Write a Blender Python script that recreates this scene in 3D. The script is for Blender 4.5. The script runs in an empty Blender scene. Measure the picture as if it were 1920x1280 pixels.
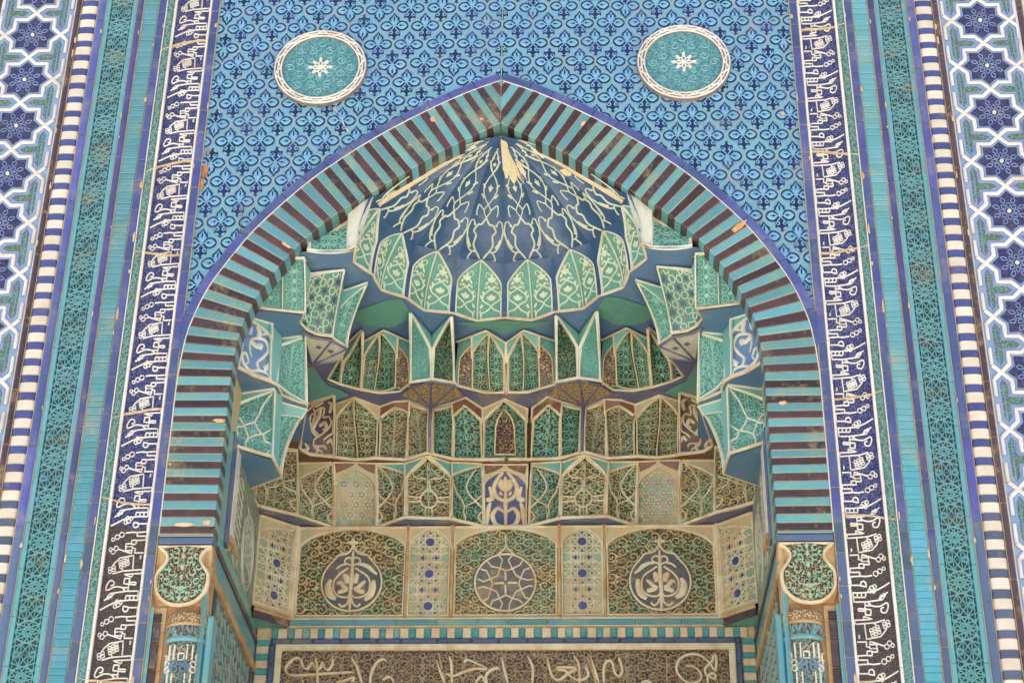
import bpy, math, random
from mathutils import Vector, Matrix
random.seed(7)
scn = bpy.context.scene
COL = scn.collection
PI = math.pi
V = Vector

# ------------------------------------------------------------------ mesh helpers
class MB:
    """collects geometry (world coordinates) for ONE mesh object"""
    def __init__(s):
        s.v = []; s.f = []; s.uv = []; s.sm = []
    def mesh(s, vs, fs, uvs=None, smooth=False):
        o = len(s.v)
        s.v += [tuple(p) for p in vs]
        for f in fs:
            s.f.append([i + o for i in f]); s.sm.append(smooth)
            s.uv += [(uvs[i] if uvs else (0, 0)) for i in f]
    def poly(s, pts, uvs=None):
        s.mesh(pts, [list(range(len(pts)))], uvs)
    def grid(s, rows, uvs=None, smooth=True, closed=False):
        n = len(rows[0]); vs = [p for r in rows for p in r]
        us = [p for r in uvs for p in r] if uvs else None
        fs = []
        for i in range(len(rows) - 1):
            for j in range(n if closed else n - 1):
                k = (j + 1) % n
                fs.append([i*n + j, i*n + k, (i+1)*n + k, (i+1)*n + j])
        s.mesh(vs, fs, us, smooth)
    def box(s, x0, x1, y0, y1, z0, z1, bev=0.0):
        """front face towards -y, optional chamfer on that face"""
        b = bev
        vs = [(x0,y1,z0),(x1,y1,z0),(x1,y1,z1),(x0,y1,z1),
              (x0,y0+b,z0),(x1,y0+b,z0),(x1,y0+b,z1),(x0,y0+b,z1)]
        fs = [[0,3,2,1],[0,1,5,4],[1,2,6,5],[2,3,7,6],[3,0,4,7]]
        if b:
            vs += [(x0+b,y0,z0+b),(x1-b,y0,z0+b),(x1-b,y0,z1-b),(x0+b,y0,z1-b)]
            fs += [[4,5,9,8],[5,6,10,9],[6,7,11,10],[7,4,8,11],[8,9,10,11]]
        else:
            fs += [[4,5,6,7]]
        uvs = [(p[0], p[2]) for p in vs]
        s.mesh(vs, fs, uvs)
    def prism(s, poly, y0, y1, bev=0.002):
        """poly: [(x,z)] outline, front at y0, back at y1, chamfered front edge"""
        n = len(poly)
        a = sum(poly[i][0]*poly[(i+1)%n][1] - poly[(i+1)%n][0]*poly[i][1] for i in range(n))
        if a < 0: poly = poly[::-1]
        cx = sum(p[0] for p in poly)/n; cz = sum(p[1] for p in poly)/n
        ins = []
        for i in range(n):
            p0, p, p1 = V(poly[i-1]), V(poly[i]), V(poly[(i+1)%n])
            d = V((0,0))
            for q in ((p-p0), (p1-p)):
                if q.length > 1e-9:
                    q = q.normalized(); d += V((-q.y, q.x))
            ins.append(p + d*bev)
        vs = [(p[0],y1,p[1]) for p in poly] + [(p[0],y0+bev,p[1]) for p in poly] + [(p.x,y0,p.y) for p in ins]
        fs = [list(range(n))[::-1], [2*n+i for i in range(n)]]
        for i in range(n):
            j = (i+1) % n
            fs += [[i,j,n+j,n+i],[n+i,n+j,2*n+j,2*n+i]]
        s.mesh(vs, fs, [(p[0],p[2]) for p in vs])
    def ribbon(s, pts, nrm, w, h, closed=False, smooth=True):
        n = len(pts)
        if n < 2: return
        prof = [(-.5,0),(-.34,.8),(0,1),(.34,.8),(.5,0)]
        rows = []
        for i in range(n):
            if closed: t = pts[(i+1)%n] - pts[i-1]
            else: t = pts[min(i+1,n-1)] - pts[max(i-1,0)]
            if t.length < 1e-9: t = V((1e-4,0,1e-4))
            t.normalize(); sd = t.cross(nrm[i]); 
            if sd.length < 1e-6: sd = V((1,0,0))
            sd.normalize()
            ww = w[i] if isinstance(w, (list,tuple)) else w
            rows.append([pts[i] + sd*(a*ww) + nrm[i]*(b*h) for a,b in prof])
        if closed: rows.append(rows[0])
        s.grid(rows, None, smooth)
    def build(s, name, mat, parent=None, origin=None):
        me = bpy.data.meshes.new(name)
        o = V(parent.location) if parent is not None and origin is None else V(origin or (0,0,0))
        if parent is not None and parent.parent is not None: o = V(parent.parent.location)
        me.from_pydata([(p[0]-o.x, p[1]-o.y, p[2]-o.z) for p in s.v], [], s.f)
        lay = me.uv_layers.new(name='UVMap')
        lay.data.foreach_set('uv', [c for q in s.uv for c in q])
        me.polygons.foreach_set('use_smooth', s.sm)
        me.materials.append(mat)
        me.update()
        ob = bpy.data.objects.new(name, me)
        COL.objects.link(ob)
        if parent is not None: ob.parent = parent
        else: ob.location = o
        return ob

def tag(o, label, cat, group=None):
    o['label'] = label; o['category'] = cat
    if group: o['group'] = group
    return o
def thing(name, label, cat, loc, group=None):
    o = bpy.data.objects.new(name, None); o.location = loc; o.empty_display_size = .05
    COL.objects.link(o)
    return tag(o, label, cat, group)
def structure(name, mb, mat):
    o = mb.build(name, mat); o['kind'] = 'structure'; return o
def mirror(root, label, group=None):
    """a mirrored copy across the middle of the portal (shares mesh data)"""
    r = root.copy(); COL.objects.link(r)
    r.location = (-root.location.x, root.location.y, root.location.z); r.scale = (-1,1,1)
    r['label'] = label
    for ch in list(root.children):
        c = ch.copy(); COL.objects.link(c); c.parent = r
        for g in list(ch.children):
            d = g.copy(); COL.objects.link(d); d.parent = c
    return r
def pair(root, label_right):
    return mirror(root, label_right)

# surfaces ------------------------------------------------------------
class Plane:
    """vertical plane facing the viewer, coordinates (x, z)"""
    def __init__(s, y): s.y = y
    def __call__(s, a, b, h=0): return V((a, s.y - h, b))
    def n(s, a, b): return V((0,-1,0))
class SidePlane:
    """reveal plane x = const facing +x (left reveal), coordinates (y, z)"""
    def __init__(s, x): s.x = x
    def __call__(s, a, b, h=0): return V((s.x + h, a, b))
    def n(s, a, b): return V((1,0,0))
EYE = V((0.0,-7.5,1.6))
class Patch:
    """curved muqarnas facet: bottom edge (3 points), top edge (3 points), leaning forward near the top"""
    def __init__(s, pts, p=1.0):
        s.B = [V(q) for q in pts[:3]]; s.T = [V(q) for q in pts[3:]]; s.p = p
        for L in (s.B, s.T):
            d0, d1 = (L[0]-L[1]).normalized()*.006, (L[2]-L[1]).normalized()*.006
            L[0] = L[0]+d0; L[2] = L[2]+d1
        s.W = (s.B[1]-s.B[0]).length + (s.B[2]-s.B[1]).length
        s.H = (s.T[1]-s.B[1]).length
        s.c = sum((q for q in s.B+s.T), V((0,0,0)))/6
    def e(s, L, u):
        return L[0].lerp(L[1], u*2) if u < .5 else L[1].lerp(L[2], u*2-1)
    def pt(s, u, v):
        b, t = s.e(s.B,u), s.e(s.T,u)
        k = max(v,0)**s.p
        return V((b.x+(t.x-b.x)*k, b.y+(t.y-b.y)*k, b.z+(t.z-b.z)*v))
    def n(s, u, v):
        e = .02
        u = min(max(u,.001),.999)
        ua, ub = (max(u-e,0), min(u+e,1))
        if u < .5: ub = min(ub,.5)
        else: ua = max(ua,.5)
        if ub-ua < 1e-4: ua, ub = u-.01, u+.01
        du = s.pt(ub,v)-s.pt(ua,v); dv = s.pt(u,min(v+e,1.05))-s.pt(u,max(v-e,0))
        n = du.cross(dv)
        if n.length < 1e-9: n = V((0,-1,0))
        n.normalize()
        if n.dot(EYE - s.c) < 0: n = -n
        return n
    conc = 0; span = (0,1); vee = None
    def __call__(s, u, v, h=0):
        if s.conc and s.span[0] < u < s.span[1]:
            t = (u-s.span[0])/(s.span[1]-s.span[0])
            if s.vee is not None: q = t/s.vee if t < s.vee else (1-t)/(1-s.vee)
            else: q = 4*t*(1-t)
            h -= s.conc*q*max(0,1-max(v,0)**2.5)
        return s.pt(u,v) + s.n(u,v)*h if h else s.pt(u,v)

def cat(p, n=5, closed=False):
    """Catmull-Rom through 2d points"""
    out = []; m = len(p)
    if m < 3 and not closed: 
        return [(p[0][0]+(p[-1][0]-p[0][0])*i/n, p[0][1]+(p[-1][1]-p[0][1])*i/n) for i in range(n+1)]
    for i in range(m if closed else m-1):
        a = p[(i-1)%m] if closed or i > 0 else p[0]
        b = p[i]; c = p[(i+1)%m]; d = p[(i+2)%m] if closed or i < m-2 else p[-1]
        for k in range(n):
            t = k/n
            out.append(tuple(.5*((2*b[j])+(-a[j]+c[j])*t+(2*a[j]-5*b[j]+4*c[j]-d[j])*t*t+(-a[j]+3*b[j]-3*c[j]+d[j])*t**3) for j in (0,1)))
    if not closed: out.append(tuple(p[-1]))
    return out
def lin(p, n=6):
    out = []
    for a, b in zip(p, p[1:]):
        for k in range(n): out.append((a[0]+(b[0]-a[0])*k/n, a[1]+(b[1]-a[1])*k/n))
    out.append(tuple(p[-1])); return out
def stroke(mb, S, path, w, h, base=0, closed=False, clip=None, smooth=True):
    runs = [path]
    if clip:
        runs = []; cur = []
        for q in path:
            if clip(*q): cur.append(q)
            else:
                if len(cur) > 1: runs.append(cur)
                cur = []
        if len(cur) > 1: runs.append(cur)
        if len(runs) != 1 or len(runs[0]) != len(path): closed = False
    for r in runs:
        mb.ribbon([S(a,b,base) for a,b in r], [S.n(a,b) for a,b in r], w, h, closed, smooth)
def blob(mb, S, outline, h, base=0, clip=None):
    """filled raised shape with sloping rim"""
    if clip and not all(clip(*q) for q in outline): return
    n = len(outline); cx = sum(q[0] for q in outline)/n; cy = sum(q[1] for q in outline)/n
    a = [S(q[0],q[1],base) for q in outline]
    b = [S(cx+(q[0]-cx)*.88, cy+(q[1]-cy)*.88, base+h) for q in outline]
    vs = a + b + [S(cx,cy,base+h)]
    fs = []
    for i in range(n):
        j = (i+1) % n
        fs += [[i,j,n+j,n+i],[n+i,n+j,2*n]]
    mb.mesh(vs, fs)
def ell(c, rx, ry, n=12, rot=0):
    cs, sn = math.cos(rot), math.sin(rot)
    return [(c[0]+rx*math.cos(t)*cs-ry*math.sin(t)*sn, c[1]+rx*math.cos(t)*sn+ry*math.sin(t)*cs) for t in [2*PI*i/n for i in range(n)]]
def almond(c, rx, ry, n=8, rot=0):
    cs, sn = math.cos(rot), math.sin(rot); o = []
    for i in range(n): 
        t = -1+2*i/n; o.append((t*rx, -ry*(1-t*t)))
    for i in range(n):
        t = 1-2*i/n; o.append((t*rx, ry*(1-t*t)))
    return [(c[0]+x*cs-y*sn, c[1]+x*sn+y*cs) for x, y in o]
def starpoly(c, R, r, n, rot=0, sx=1, sy=1):
    return [(c[0]+sx*(R if i%2==0 else r)*math.sin(rot+PI*i/n), c[1]+sy*(R if i%2==0 else r)*math.cos(rot+PI*i/n)) for i in range(2*n)]

# ------------------------------------------------------------------ materials
class NT:
    def __init__(s, name):
        s.m = bpy.data.materials.new(name); s.m.use_nodes = True
        s.t = s.m.node_tree; s.t.nodes.clear()
        s.out = s.t.nodes.new('ShaderNodeOutputMaterial')
        s.b = s.t.nodes.new('ShaderNodeBsdfPrincipled')
        s.t.links.new(s.b.outputs[0], s.out.inputs[0])
    def node(s, t): return s.t.nodes.new(t)
    def link(s, a, b): s.t.links.new(a, b)
    def put(s, sock, v):
        if isinstance(v, bpy.types.NodeSocket): s.link(v, sock)
        elif v is not None: sock.default_value = v
    def math(s, op, a, b=None, c=None, clamp=False):
        n = s.node('ShaderNodeMath'); n.operation = op; n.use_clamp = clamp
        s.put(n.inputs[0], a); s.put(n.inputs[1], b)
        if c is not None: s.put(n.inputs[2], c)
        return n.outputs[0]
    def vmath(s, op, a, b=None, scale=None):
        n = s.node('ShaderNodeVectorMath'); n.operation = op
        s.put(n.inputs[0], a); s.put(n.inputs[1], b)
        if scale is not None: s.put(n.inputs['Scale'], scale)
        return n.outputs['Value'] if op in ('LENGTH','DOT_PRODUCT','DISTANCE') else n.outputs[0]
    def sep(s, a):
        n = s.node('ShaderNodeSeparateXYZ'); s.link(a, n.inputs[0]); return n.outputs
    def comb(s, x, y, z=0.0):
        n = s.node('ShaderNodeCombineXYZ'); s.put(n.inputs[0],x); s.put(n.inputs[1],y); s.put(n.inputs[2],z); return n.outputs[0]
    def pos(s): return s.node('ShaderNodeNewGeometry').outputs['Position']
    def island(s): return s.node('ShaderNodeNewGeometry').outputs['Random Per Island']
    def rnd(s): return s.node('ShaderNodeObjectInfo').outputs['Random']
    def uv(s): return s.node('ShaderNodeTexCoord').outputs['UV']
    def noise(s, vec, scale, detail=4, rough=.6):
        n = s.node('ShaderNodeTexNoise'); s.link(vec, n.inputs['Vector'])
        n.inputs['Scale'].default_value = scale; n.inputs['Detail'].default_value = detail
        n.inputs['Roughness'].default_value = rough
        return n.outputs[0]
    def step(s, x, lo, hi, a=0.0, b=1.0):
        n = s.node('ShaderNodeMapRange'); n.interpolation_type = 'SMOOTHSTEP'
        s.put(n.inputs[0], x); s.put(n.inputs[1], lo); s.put(n.inputs[2], hi)
        s.put(n.inputs[3], a); s.put(n.inputs[4], b); return n.outputs[0]
    def mix(s, f, a, b, mode='MIX'):
        n = s.node('ShaderNodeMix'); n.data_type = 'RGBA'; n.blend_type = mode; n.clamp_factor = True
        s.put(n.inputs[0], f)
        for i, q in ((6,a),(7,b)):
            s.put(n.inputs[i], q if isinstance(q, bpy.types.NodeSocket) else (*q[:3],1.0))
        return n.outputs[2]
    def hsv(s, col, hue=.5, sat=1.0, val=1.0):
        n = s.node('ShaderNodeHueSaturation')
        s.put(n.inputs['Hue'], hue); s.put(n.inputs['Saturation'], sat); s.put(n.inputs['Value'], val)
        s.link(col, n.inputs['Color']); return n.outputs[0]
    def bump(s, h, strength, dist):
        n = s.node('ShaderNodeBump'); n.inputs['Strength'].default_value = strength
        n.inputs['Distance'].default_value = dist; s.link(h, n.inputs['Height'])
        s.link(n.outputs[0], s.b.inputs['Normal'])
    def fin(s, col, rough=.4, spec=.4, coat=0.0):
        s.put(s.b.inputs['Base Color'], col if isinstance(col, bpy.types.NodeSocket) else (*col,1.0))
        s.put(s.b.inputs['Roughness'], rough)
        s.b.inputs['Specular IOR Level'].default_value = spec
        s.b.inputs['Coat Weight'].default_value = coat
        s.b.inputs['Coat Roughness'].default_value = .15
        return s.m
def srgb(r, g, b):
    f = lambda c: (c/255/12.92 if c/255 <= .04045 else ((c/255+.055)/1.055)**2.4)
    return (f(r), f(g), f(b))
DUST = srgb(186,160,122)
CLAY = srgb(196,150,104)
def glaze(name, col, col2=None, var=.16, dust=.35, rough=.28, old=None, oldz=None, chips=.0, joints=0, obj=True):
    """glazed tile: tone drifts, per-piece variation, rubbed dust, optional older glaze on the lower courses"""
    t = NT(name); P = t.pos()
    n1 = t.noise(P, 5.0, 3); n2 = t.noise(P, 38.0, 4, .7); n3 = t.noise(P, 130.0, 2)
    c = t.mix(t.step(n1,.35,.65), col, col2 or tuple(v*.82 for v in col))
    isl = t.island(); ob = t.rnd()
    if old:
        z = t.sep(P)[2]
        k = t.math('ADD', z, t.math('MULTIPLY', t.math('SUBTRACT', isl, .5), .35))
        c = t.mix(t.step(k, oldz-.02, oldz+.02, 1.0, 0.0), c, old)
    v = t.math('ADD', 1.0-var*.5, t.math('MULTIPLY', isl, var))
    if obj: v = t.math('MULTIPLY', v, t.math('ADD', 1.0-var*.5, t.math('MULTIPLY', ob, var)))
    v = t.math('MULTIPLY', v, t.math('ADD', .9, t.math('MULTIPLY', n2, .2)))
    c = t.hsv(c, t.math('ADD', .5-.012, t.math('MULTIPLY', isl, .024)), 1.0, v)
    d = t.math('MULTIPLY', t.step(t.math('ADD', n1, t.math('MULTIPLY', n2, .5)), .78, 1.0), dust)
    c = t.mix(d, c, DUST)
    c = t.mix(t.math('MULTIPLY', t.step(n2, .68, .74), .5*dust), c, DUST)
    if chips:
        c = t.mix(t.step(t.math('ADD', n2, t.math('MULTIPLY', n1, .6)), 1.12-chips, 1.14-chips), c, srgb(214,190,158))
    t.bump(t.math('ADD', t.math('MULTIPLY', n2, .6), t.math('MULTIPLY', n3, .4)), .25, .004)
    return t.fin(c, t.math('ADD', rough-.08, t.math('MULTIPLY', n2, .3)), .5, .25)
def carved(name, ridge, recess, scale=26.0, accent=None, acc=.4, width=.15, K=9.0, rand=.55, dirt=.35, rough=.5, stretch=1.0, bdist=.006, dust=DUST, old=None, oldz=0):
    """scroll-work carved through glazed clay: spirals around jittered centres"""
    t = NT(name); U0 = t.uv()
    P = t.pos()
    x, y, _ = t.sep(U0)[:3]
    wob = t.noise(U0, scale*.9, 2)
    vec = t.comb(t.math('MULTIPLY', x, scale), t.math('MULTIPLY', y, scale*stretch))
    vec = t.vmath('ADD', vec, t.vmath('SCALE', t.vmath('SUBTRACT', t.comb(wob, t.noise(U0, scale*.7, 2)), (.5,.5,0)), None, .7))
    vo = t.node('ShaderNodeTexVoronoi'); vo.voronoi_dimensions = '2D'; vo.feature = 'F1'
    t.link(vec, vo.inputs['Vector']); vo.inputs['Scale'].default_value = 1.0; vo.inputs['Randomness'].default_value = rand
    d = t.vmath('SUBTRACT', vec, vo.outputs['Position'])
    dx, dy, _ = t.sep(d)[:3]
    ang = t.math('ARCTAN2', dy, dx); r = vo.outputs['Distance']
    hs = t.sep(vo.outputs['Color'])
    hand = t.math('SUBTRACT', t.math('MULTIPLY', t.math('GREATER_THAN', hs[0], .5), 2.0), 1.0)
    sp = t.math('SINE', t.math('ADD', t.math('ADD', t.math('MULTIPLY', ang, hand), t.math('MULTIPLY', r, K)), t.math('MULTIPLY', hs[1], 6.28)))
    lf = t.math('SINE', t.math('ADD', t.math('MULTIPLY', ang, 4.0), t.math('MULTIPLY', r, -7.0)))
    fld = t.math('ADD', sp, t.math('MULTIPLY', lf, .55))
    fld = t.math('ADD', fld, t.math('MULTIPLY', t.math('SUBTRACT', t.noise(U0, scale*2.2, 3), .5), .9))
    msk = t.step(fld, -width-.22, -width+.32)
    n1 = t.noise(P, 9.0, 4); n2 = t.noise(P, 60.0, 3, .7)
    rc = ridge
    if accent: rc = t.mix(t.step(t.math('ADD', n1, t.math('MULTIPLY', t.math('SUBTRACT', hs[2], .5), acc)), .42, .58), ridge, accent)
    else: rc = t.mix(t.step(n1, .3, .7), ridge, tuple(v*.8 for v in ridge))
    if dirt: rc = t.mix(t.math('MULTIPLY', t.step(t.math('ADD', n1, t.math('MULTIPLY', n2, .6)), .72, .98), dirt), rc, dust)
    c = t.mix(msk, recess, rc)
    if old:
        z = t.math('ADD', t.sep(P)[2], t.math('MULTIPLY', t.math('SUBTRACT', n1, .5), .10))
        c = t.mix(t.step(z, oldz-.01, oldz+.01, 1.0, 0.0), c, t.mix(msk, tuple(v*.5 for v in old), old))
    t.bump(t.math('ADD', msk, t.math('MULTIPLY', n2, .12)), .9, bdist)
    return t.fin(c, rough, .3)
def plaster(name, col, col2, scale=7.0, rough=.75, stain=CLAY, amt=.5):
    t = NT(name); P = t.pos()
    n1 = t.noise(P, scale, 5, .65); n2 = t.noise(P, scale*9, 4, .7)
    c = t.mix(t.step(n1,.35,.65), col, col2)
    c = t.mix(t.math('MULTIPLY', t.step(t.math('ADD', n1, t.math('MULTIPLY', n2, .5)), .72, .95), amt), c, stain)
    c = t.hsv(c, .5, 1.0, t.math('ADD', .86, t.math('MULTIPLY', n2, .28)))
    t.bump(t.math('ADD', n2, t.math('MULTIPLY', n1, .5)), .45, .006)
    return t.fin(c, rough, .2)

M = {}
TURQ = srgb(66,158,170); TURQG = srgb(74,158,152); COB = srgb(48,58,150); NAVY = srgb(34,42,104); SLATE = srgb(70,98,146)
M['turq'] = glaze('turquoise_glaze', srgb(94,154,172), srgb(106,160,156), .36, .35, .3, chips=.05)
M['turq_old'] = glaze('turquoise_brick_glaze', srgb(94,156,172), srgb(102,160,168), .26, .35, .3, old=srgb(86,162,184), oldz=5.25)
M['purple'] = glaze('manganese_glaze', srgb(78,54,54), srgb(48,44,50), .8, .4, .3, chips=.06)
M['cobalt'] = glaze('cobalt_glaze', srgb(78,88,152), srgb(92,106,160), .45, .25, .26, old=srgb(88,108,142), oldz=5.15)
M['cobalt_dk'] = glaze('dark_cobalt_glaze', srgb(66,72,116), srgb(72,80,134), .4, .25, .28, old=srgb(78,96,128), oldz=5.1)
M['blueblock'] = glaze('blue_block_glaze', srgb(76,88,144), srgb(68,80,140), .25, .2, .3, old=srgb(86,98,126), oldz=5.2)
M['white'] = glaze('white_glaze', srgb(232,230,226), srgb(220,216,210), .1, .3, .32)
M['whiteblock'] = glaze('ivory_block_glaze', srgb(228,220,208), srgb(218,208,192), .12, .2, .4)
M['brownstrip'] = glaze('plum_brown_glaze', srgb(84,66,78), srgb(70,54,62), .3, .5, .35)
M['cream'] = plaster('cream_rib_plaster', srgb(222,212,184), srgb(206,190,158), 9, .7, srgb(204,164,118), .5)
M['ivory'] = plaster('ivory_rib_glaze', srgb(226,228,216), srgb(210,216,200), 9, .5, srgb(206,184,146), .3)
M['tan'] = plaster('tan_plaster', srgb(196,172,134), srgb(178,150,110), 10, .85, srgb(170,112,62), .5)
M['mortar'] = plaster('mortar', srgb(206,190,160), srgb(186,168,138), 20, .9, CLAY, .35)
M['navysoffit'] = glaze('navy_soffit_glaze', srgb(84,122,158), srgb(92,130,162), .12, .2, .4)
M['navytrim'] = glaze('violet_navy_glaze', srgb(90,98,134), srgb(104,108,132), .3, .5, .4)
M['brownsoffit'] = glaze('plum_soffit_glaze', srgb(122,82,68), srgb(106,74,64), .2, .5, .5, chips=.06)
M['greensoffit'] = glaze('green_soffit_glaze', srgb(96,160,146), srgb(88,154,140), .08, .18, .4)
M['teal'] = glaze('teal_web_glaze', srgb(98,164,160), srgb(110,170,164), .12, .3, .4)
M['teal_br'] = glaze('bright_teal_web_glaze', srgb(110,180,184), srgb(124,186,184), .1, .15, .4)
M['tealtan'] = plaster('rubbed_teal_plaster', srgb(178,176,146), srgb(204,186,150), 8, .7, CLAY, .4)
M['domenavy'] = glaze('dome_navy_glaze', srgb(42,78,118), srgb(54,92,132), .1, .15, .35)
M['domeline'] = plaster('dome_pale_green_line', srgb(214,222,202), srgb(200,212,190), 12, .6, srgb(206,196,168), .4)
M['patchplaster'] = plaster('bare_cream_plaster', srgb(228,214,186), srgb(218,200,166), 14, .9, CLAY, .2)
M['petal'] = carved('petal_green_ground', srgb(108,168,156), srgb(86,150,138), 40, None, 0, .6, 8, .5, .15, .4, 1, .001)
M['carv_teal'] = carved('carved_teal', srgb(104,168,160), srgb(84,146,140), 40, srgb(98,160,154), .4, .0, 9, .5, .1, .4, 1, .004)
M['carv_green'] = carved('carved_green_deep', srgb(66,112,90), srgb(40,58,46), 40, srgb(70,118,102), .5, .05, 9, .5, .35, .5, 1, .008)
M['carv_greenbr'] = carved('carved_green_tan', srgb(110,118,88), srgb(74,62,42), 40, srgb(120,106,78), .6, .1, 9, .55, .7, .55, 1, .008)
M['carv_brown'] = carved('carved_tan_brown', srgb(130,114,84), srgb(84,68,46), 40, srgb(116,120,92), .7, .1, 9, .55, .5, .6, 1, .008)
M['carv_sand'] = carved('carved_sand', srgb(200,178,138), srgb(128,102,74), 50, srgb(196,170,130), .5, .05, 9, .5, .3, .65, 1, .006)
M['carv_grey'] = carved('carved_grey_teal', srgb(164,174,160), srgb(122,132,120), 30, srgb(126,158,154), .5, .0, 7, .4, .4, .5, .5, .005)
M['carv_medal'] = carved('carved_medallion_ground', srgb(112,122,92), srgb(84,66,44), 34, srgb(126,108,76), .8, .12, 8, .5, .5, .55, 1, .010)
M['carv_medal_d'] = carved('carved_medallion_ground_dense', srgb(116,128,104), srgb(84,76,54), 40, srgb(122,114,88), .7, .25, 9, .5, .5, .55, 1, .008)
M['carv_script'] = carved('carved_script_ground', srgb(120,104,84), srgb(80,66,54), 36, srgb(134,124,108), .4, .1, 9, .5, .3, .6, 1, .008)
M['carv_cap'] = carved('carved_capital', srgb(120,160,140), srgb(80,60,44), 44, srgb(160,146,120), .9, .1, 9, .4, .35, .45, 1, .010)
M['carv_navy'] = carved('carved_navy', srgb(84,92,146), srgb(46,50,94), 52, srgb(98,106,158), .4, .1, 9, .5, .1, .45, 1, .005, old=srgb(96,88,86), oldz=5.02)
M['carv_strip'] = carved('carved_green_strip', srgb(132,172,160), srgb(78,112,106), 52, srgb(120,150,130), .5, .1, 9, .3, .3, .45, 1, .006, old=srgb(124,170,164), oldz=4.6)
M['carv_cross'] = carved('carved_green_cross', srgb(132,172,162), srgb(70,110,110), 64, srgb(126,150,120), .4, .05, 9, .3, .25, .45, 1, .005)
M['carv_star'] = carved('carved_navy_star', srgb(78,84,132), srgb(40,44,86), 80, srgb(94,98,140), .4, .0, 9, .3, .15, .45, 1, .004)
M['carv_disc'] = carved('carved_teal_disc', srgb(98,156,168), srgb(76,134,146), 34, srgb(100,160,174), .4, .3, 8, .5, .12, .4, 1, .004)
M['carv_knot'] = carved('carved_knot_grey', srgb(140,164,160), srgb(96,116,114), 22, srgb(120,150,150), .4, .1, 6, .2, .4, .5, .6, .006)
M['carv_col'] = carved('carved_column', srgb(166,160,144), srgb(96,80,66), 46, srgb(104,158,158), .9, .1, 9, .5, .4, .5, 1, .010)
M['skyblue'] = glaze('sky_blue_glaze', srgb(112,176,206), srgb(98,162,198), .16, .22, .3)
M['skyleaf'] = glaze('light_blue_leaf_glaze', srgb(122,180,212), srgb(108,168,206), .2, .15, .3)
M['quatnavy'] = glaze('quatrefoil_navy_glaze', srgb(28,36,84), srgb(42,52,112), .5, .12, .3)
M['joint'] = plaster('tile_joint', srgb(136,176,188), srgb(160,172,168), 30, .8, srgb(186,164,130), .5)
M['holes'] = glaze('lattice_recess', srgb(34,66,76), srgb(58,56,50), .3, .3, .6)
M['lattice'] = glaze('lattice_turquoise', srgb(108,168,180), srgb(100,158,170), .14, .25, .3, old=srgb(102,168,174), oldz=5.1)
M['strapblue'] = glaze('strap_ground_blue', srgb(132,160,202), srgb(146,172,206), .1, .2, .35)
M['lineblue'] = glaze('line_blue_glaze', srgb(120,140,190), srgb(128,150,194), .2, .2, .35)
M['rel_script'] = plaster('script_scroll_relief', srgb(168,152,126), srgb(150,134,108), 14, .7, CLAY, .3)
M['revealline'] = plaster('reveal_line_relief', srgb(188,194,180), srgb(170,176,160), 12, .7, CLAY, .3)
M['rel_disc'] = glaze('disc_scroll_glaze', srgb(128,184,192), srgb(114,174,184), .12, .2, .35)
M['rimgrey'] = plaster('roundel_rim_grey', srgb(112,114,130), srgb(128,124,124), 30, .7, CLAY, .3)
M['rel_green'] = glaze('green_scroll_glaze', srgb(114,162,140), srgb(106,154,138), .25, .7, .35)
M['rel_greenbr'] = glaze('green_tan_scroll_glaze', srgb(146,172,142), srgb(172,160,122), .3, .5, .45)
M['rel_brown'] = glaze('tan_scroll_glaze', srgb(178,164,128), srgb(150,164,136), .3, .5, .5)
M['rel_teal'] = glaze('teal_scroll_glaze', srgb(142,196,188), srgb(126,184,178), .12, .2, .35)
M['rel_medal'] = glaze('medallion_scroll_glaze', srgb(138,166,138), srgb(190,164,116), .4, .5, .45)
M['stone'] = plaster('paving_stone', srgb(208,200,184), srgb(192,182,164), 1.5, .85, srgb(140,126,104), .4)
M['brickwall'] = plaster('raw_brick', srgb(178,146,110), srgb(160,126,92), 3, .9, srgb(140,104,74), .4)

# ------------------------------------------------------------------ setting
M['chip'] = plaster('bare_clay_chips', srgb(222,204,172), srgb(206,164,120), 6, .9, srgb(196,140,92), .5)
mb = MB(); mb.mesh([(-60,-60,0),(60,-60,0),(60,60,0),(-60,60,0)], [[0,1,2,3]])
structure('ground', mb, M['stone'])
ZB, ZT = 3.9, 8.45
# masonry the tiles are set on
mb = MB()
mb.box(-3.3,-1.30,.03,1.9,0,8.9); mb.box(1.30,3.3,.03,1.9,0,8.9); mb.box(-1.2995,1.2995,1.35,1.9,0,8.9)
mb.box(-1.2995,1.2995,.14,1.349,7.25,8.9)
tag(mb.build('portal_wall', M['brickwall']), 'raw brick masonry of the portal behind all the glazed tile work', 'wall')

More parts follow.
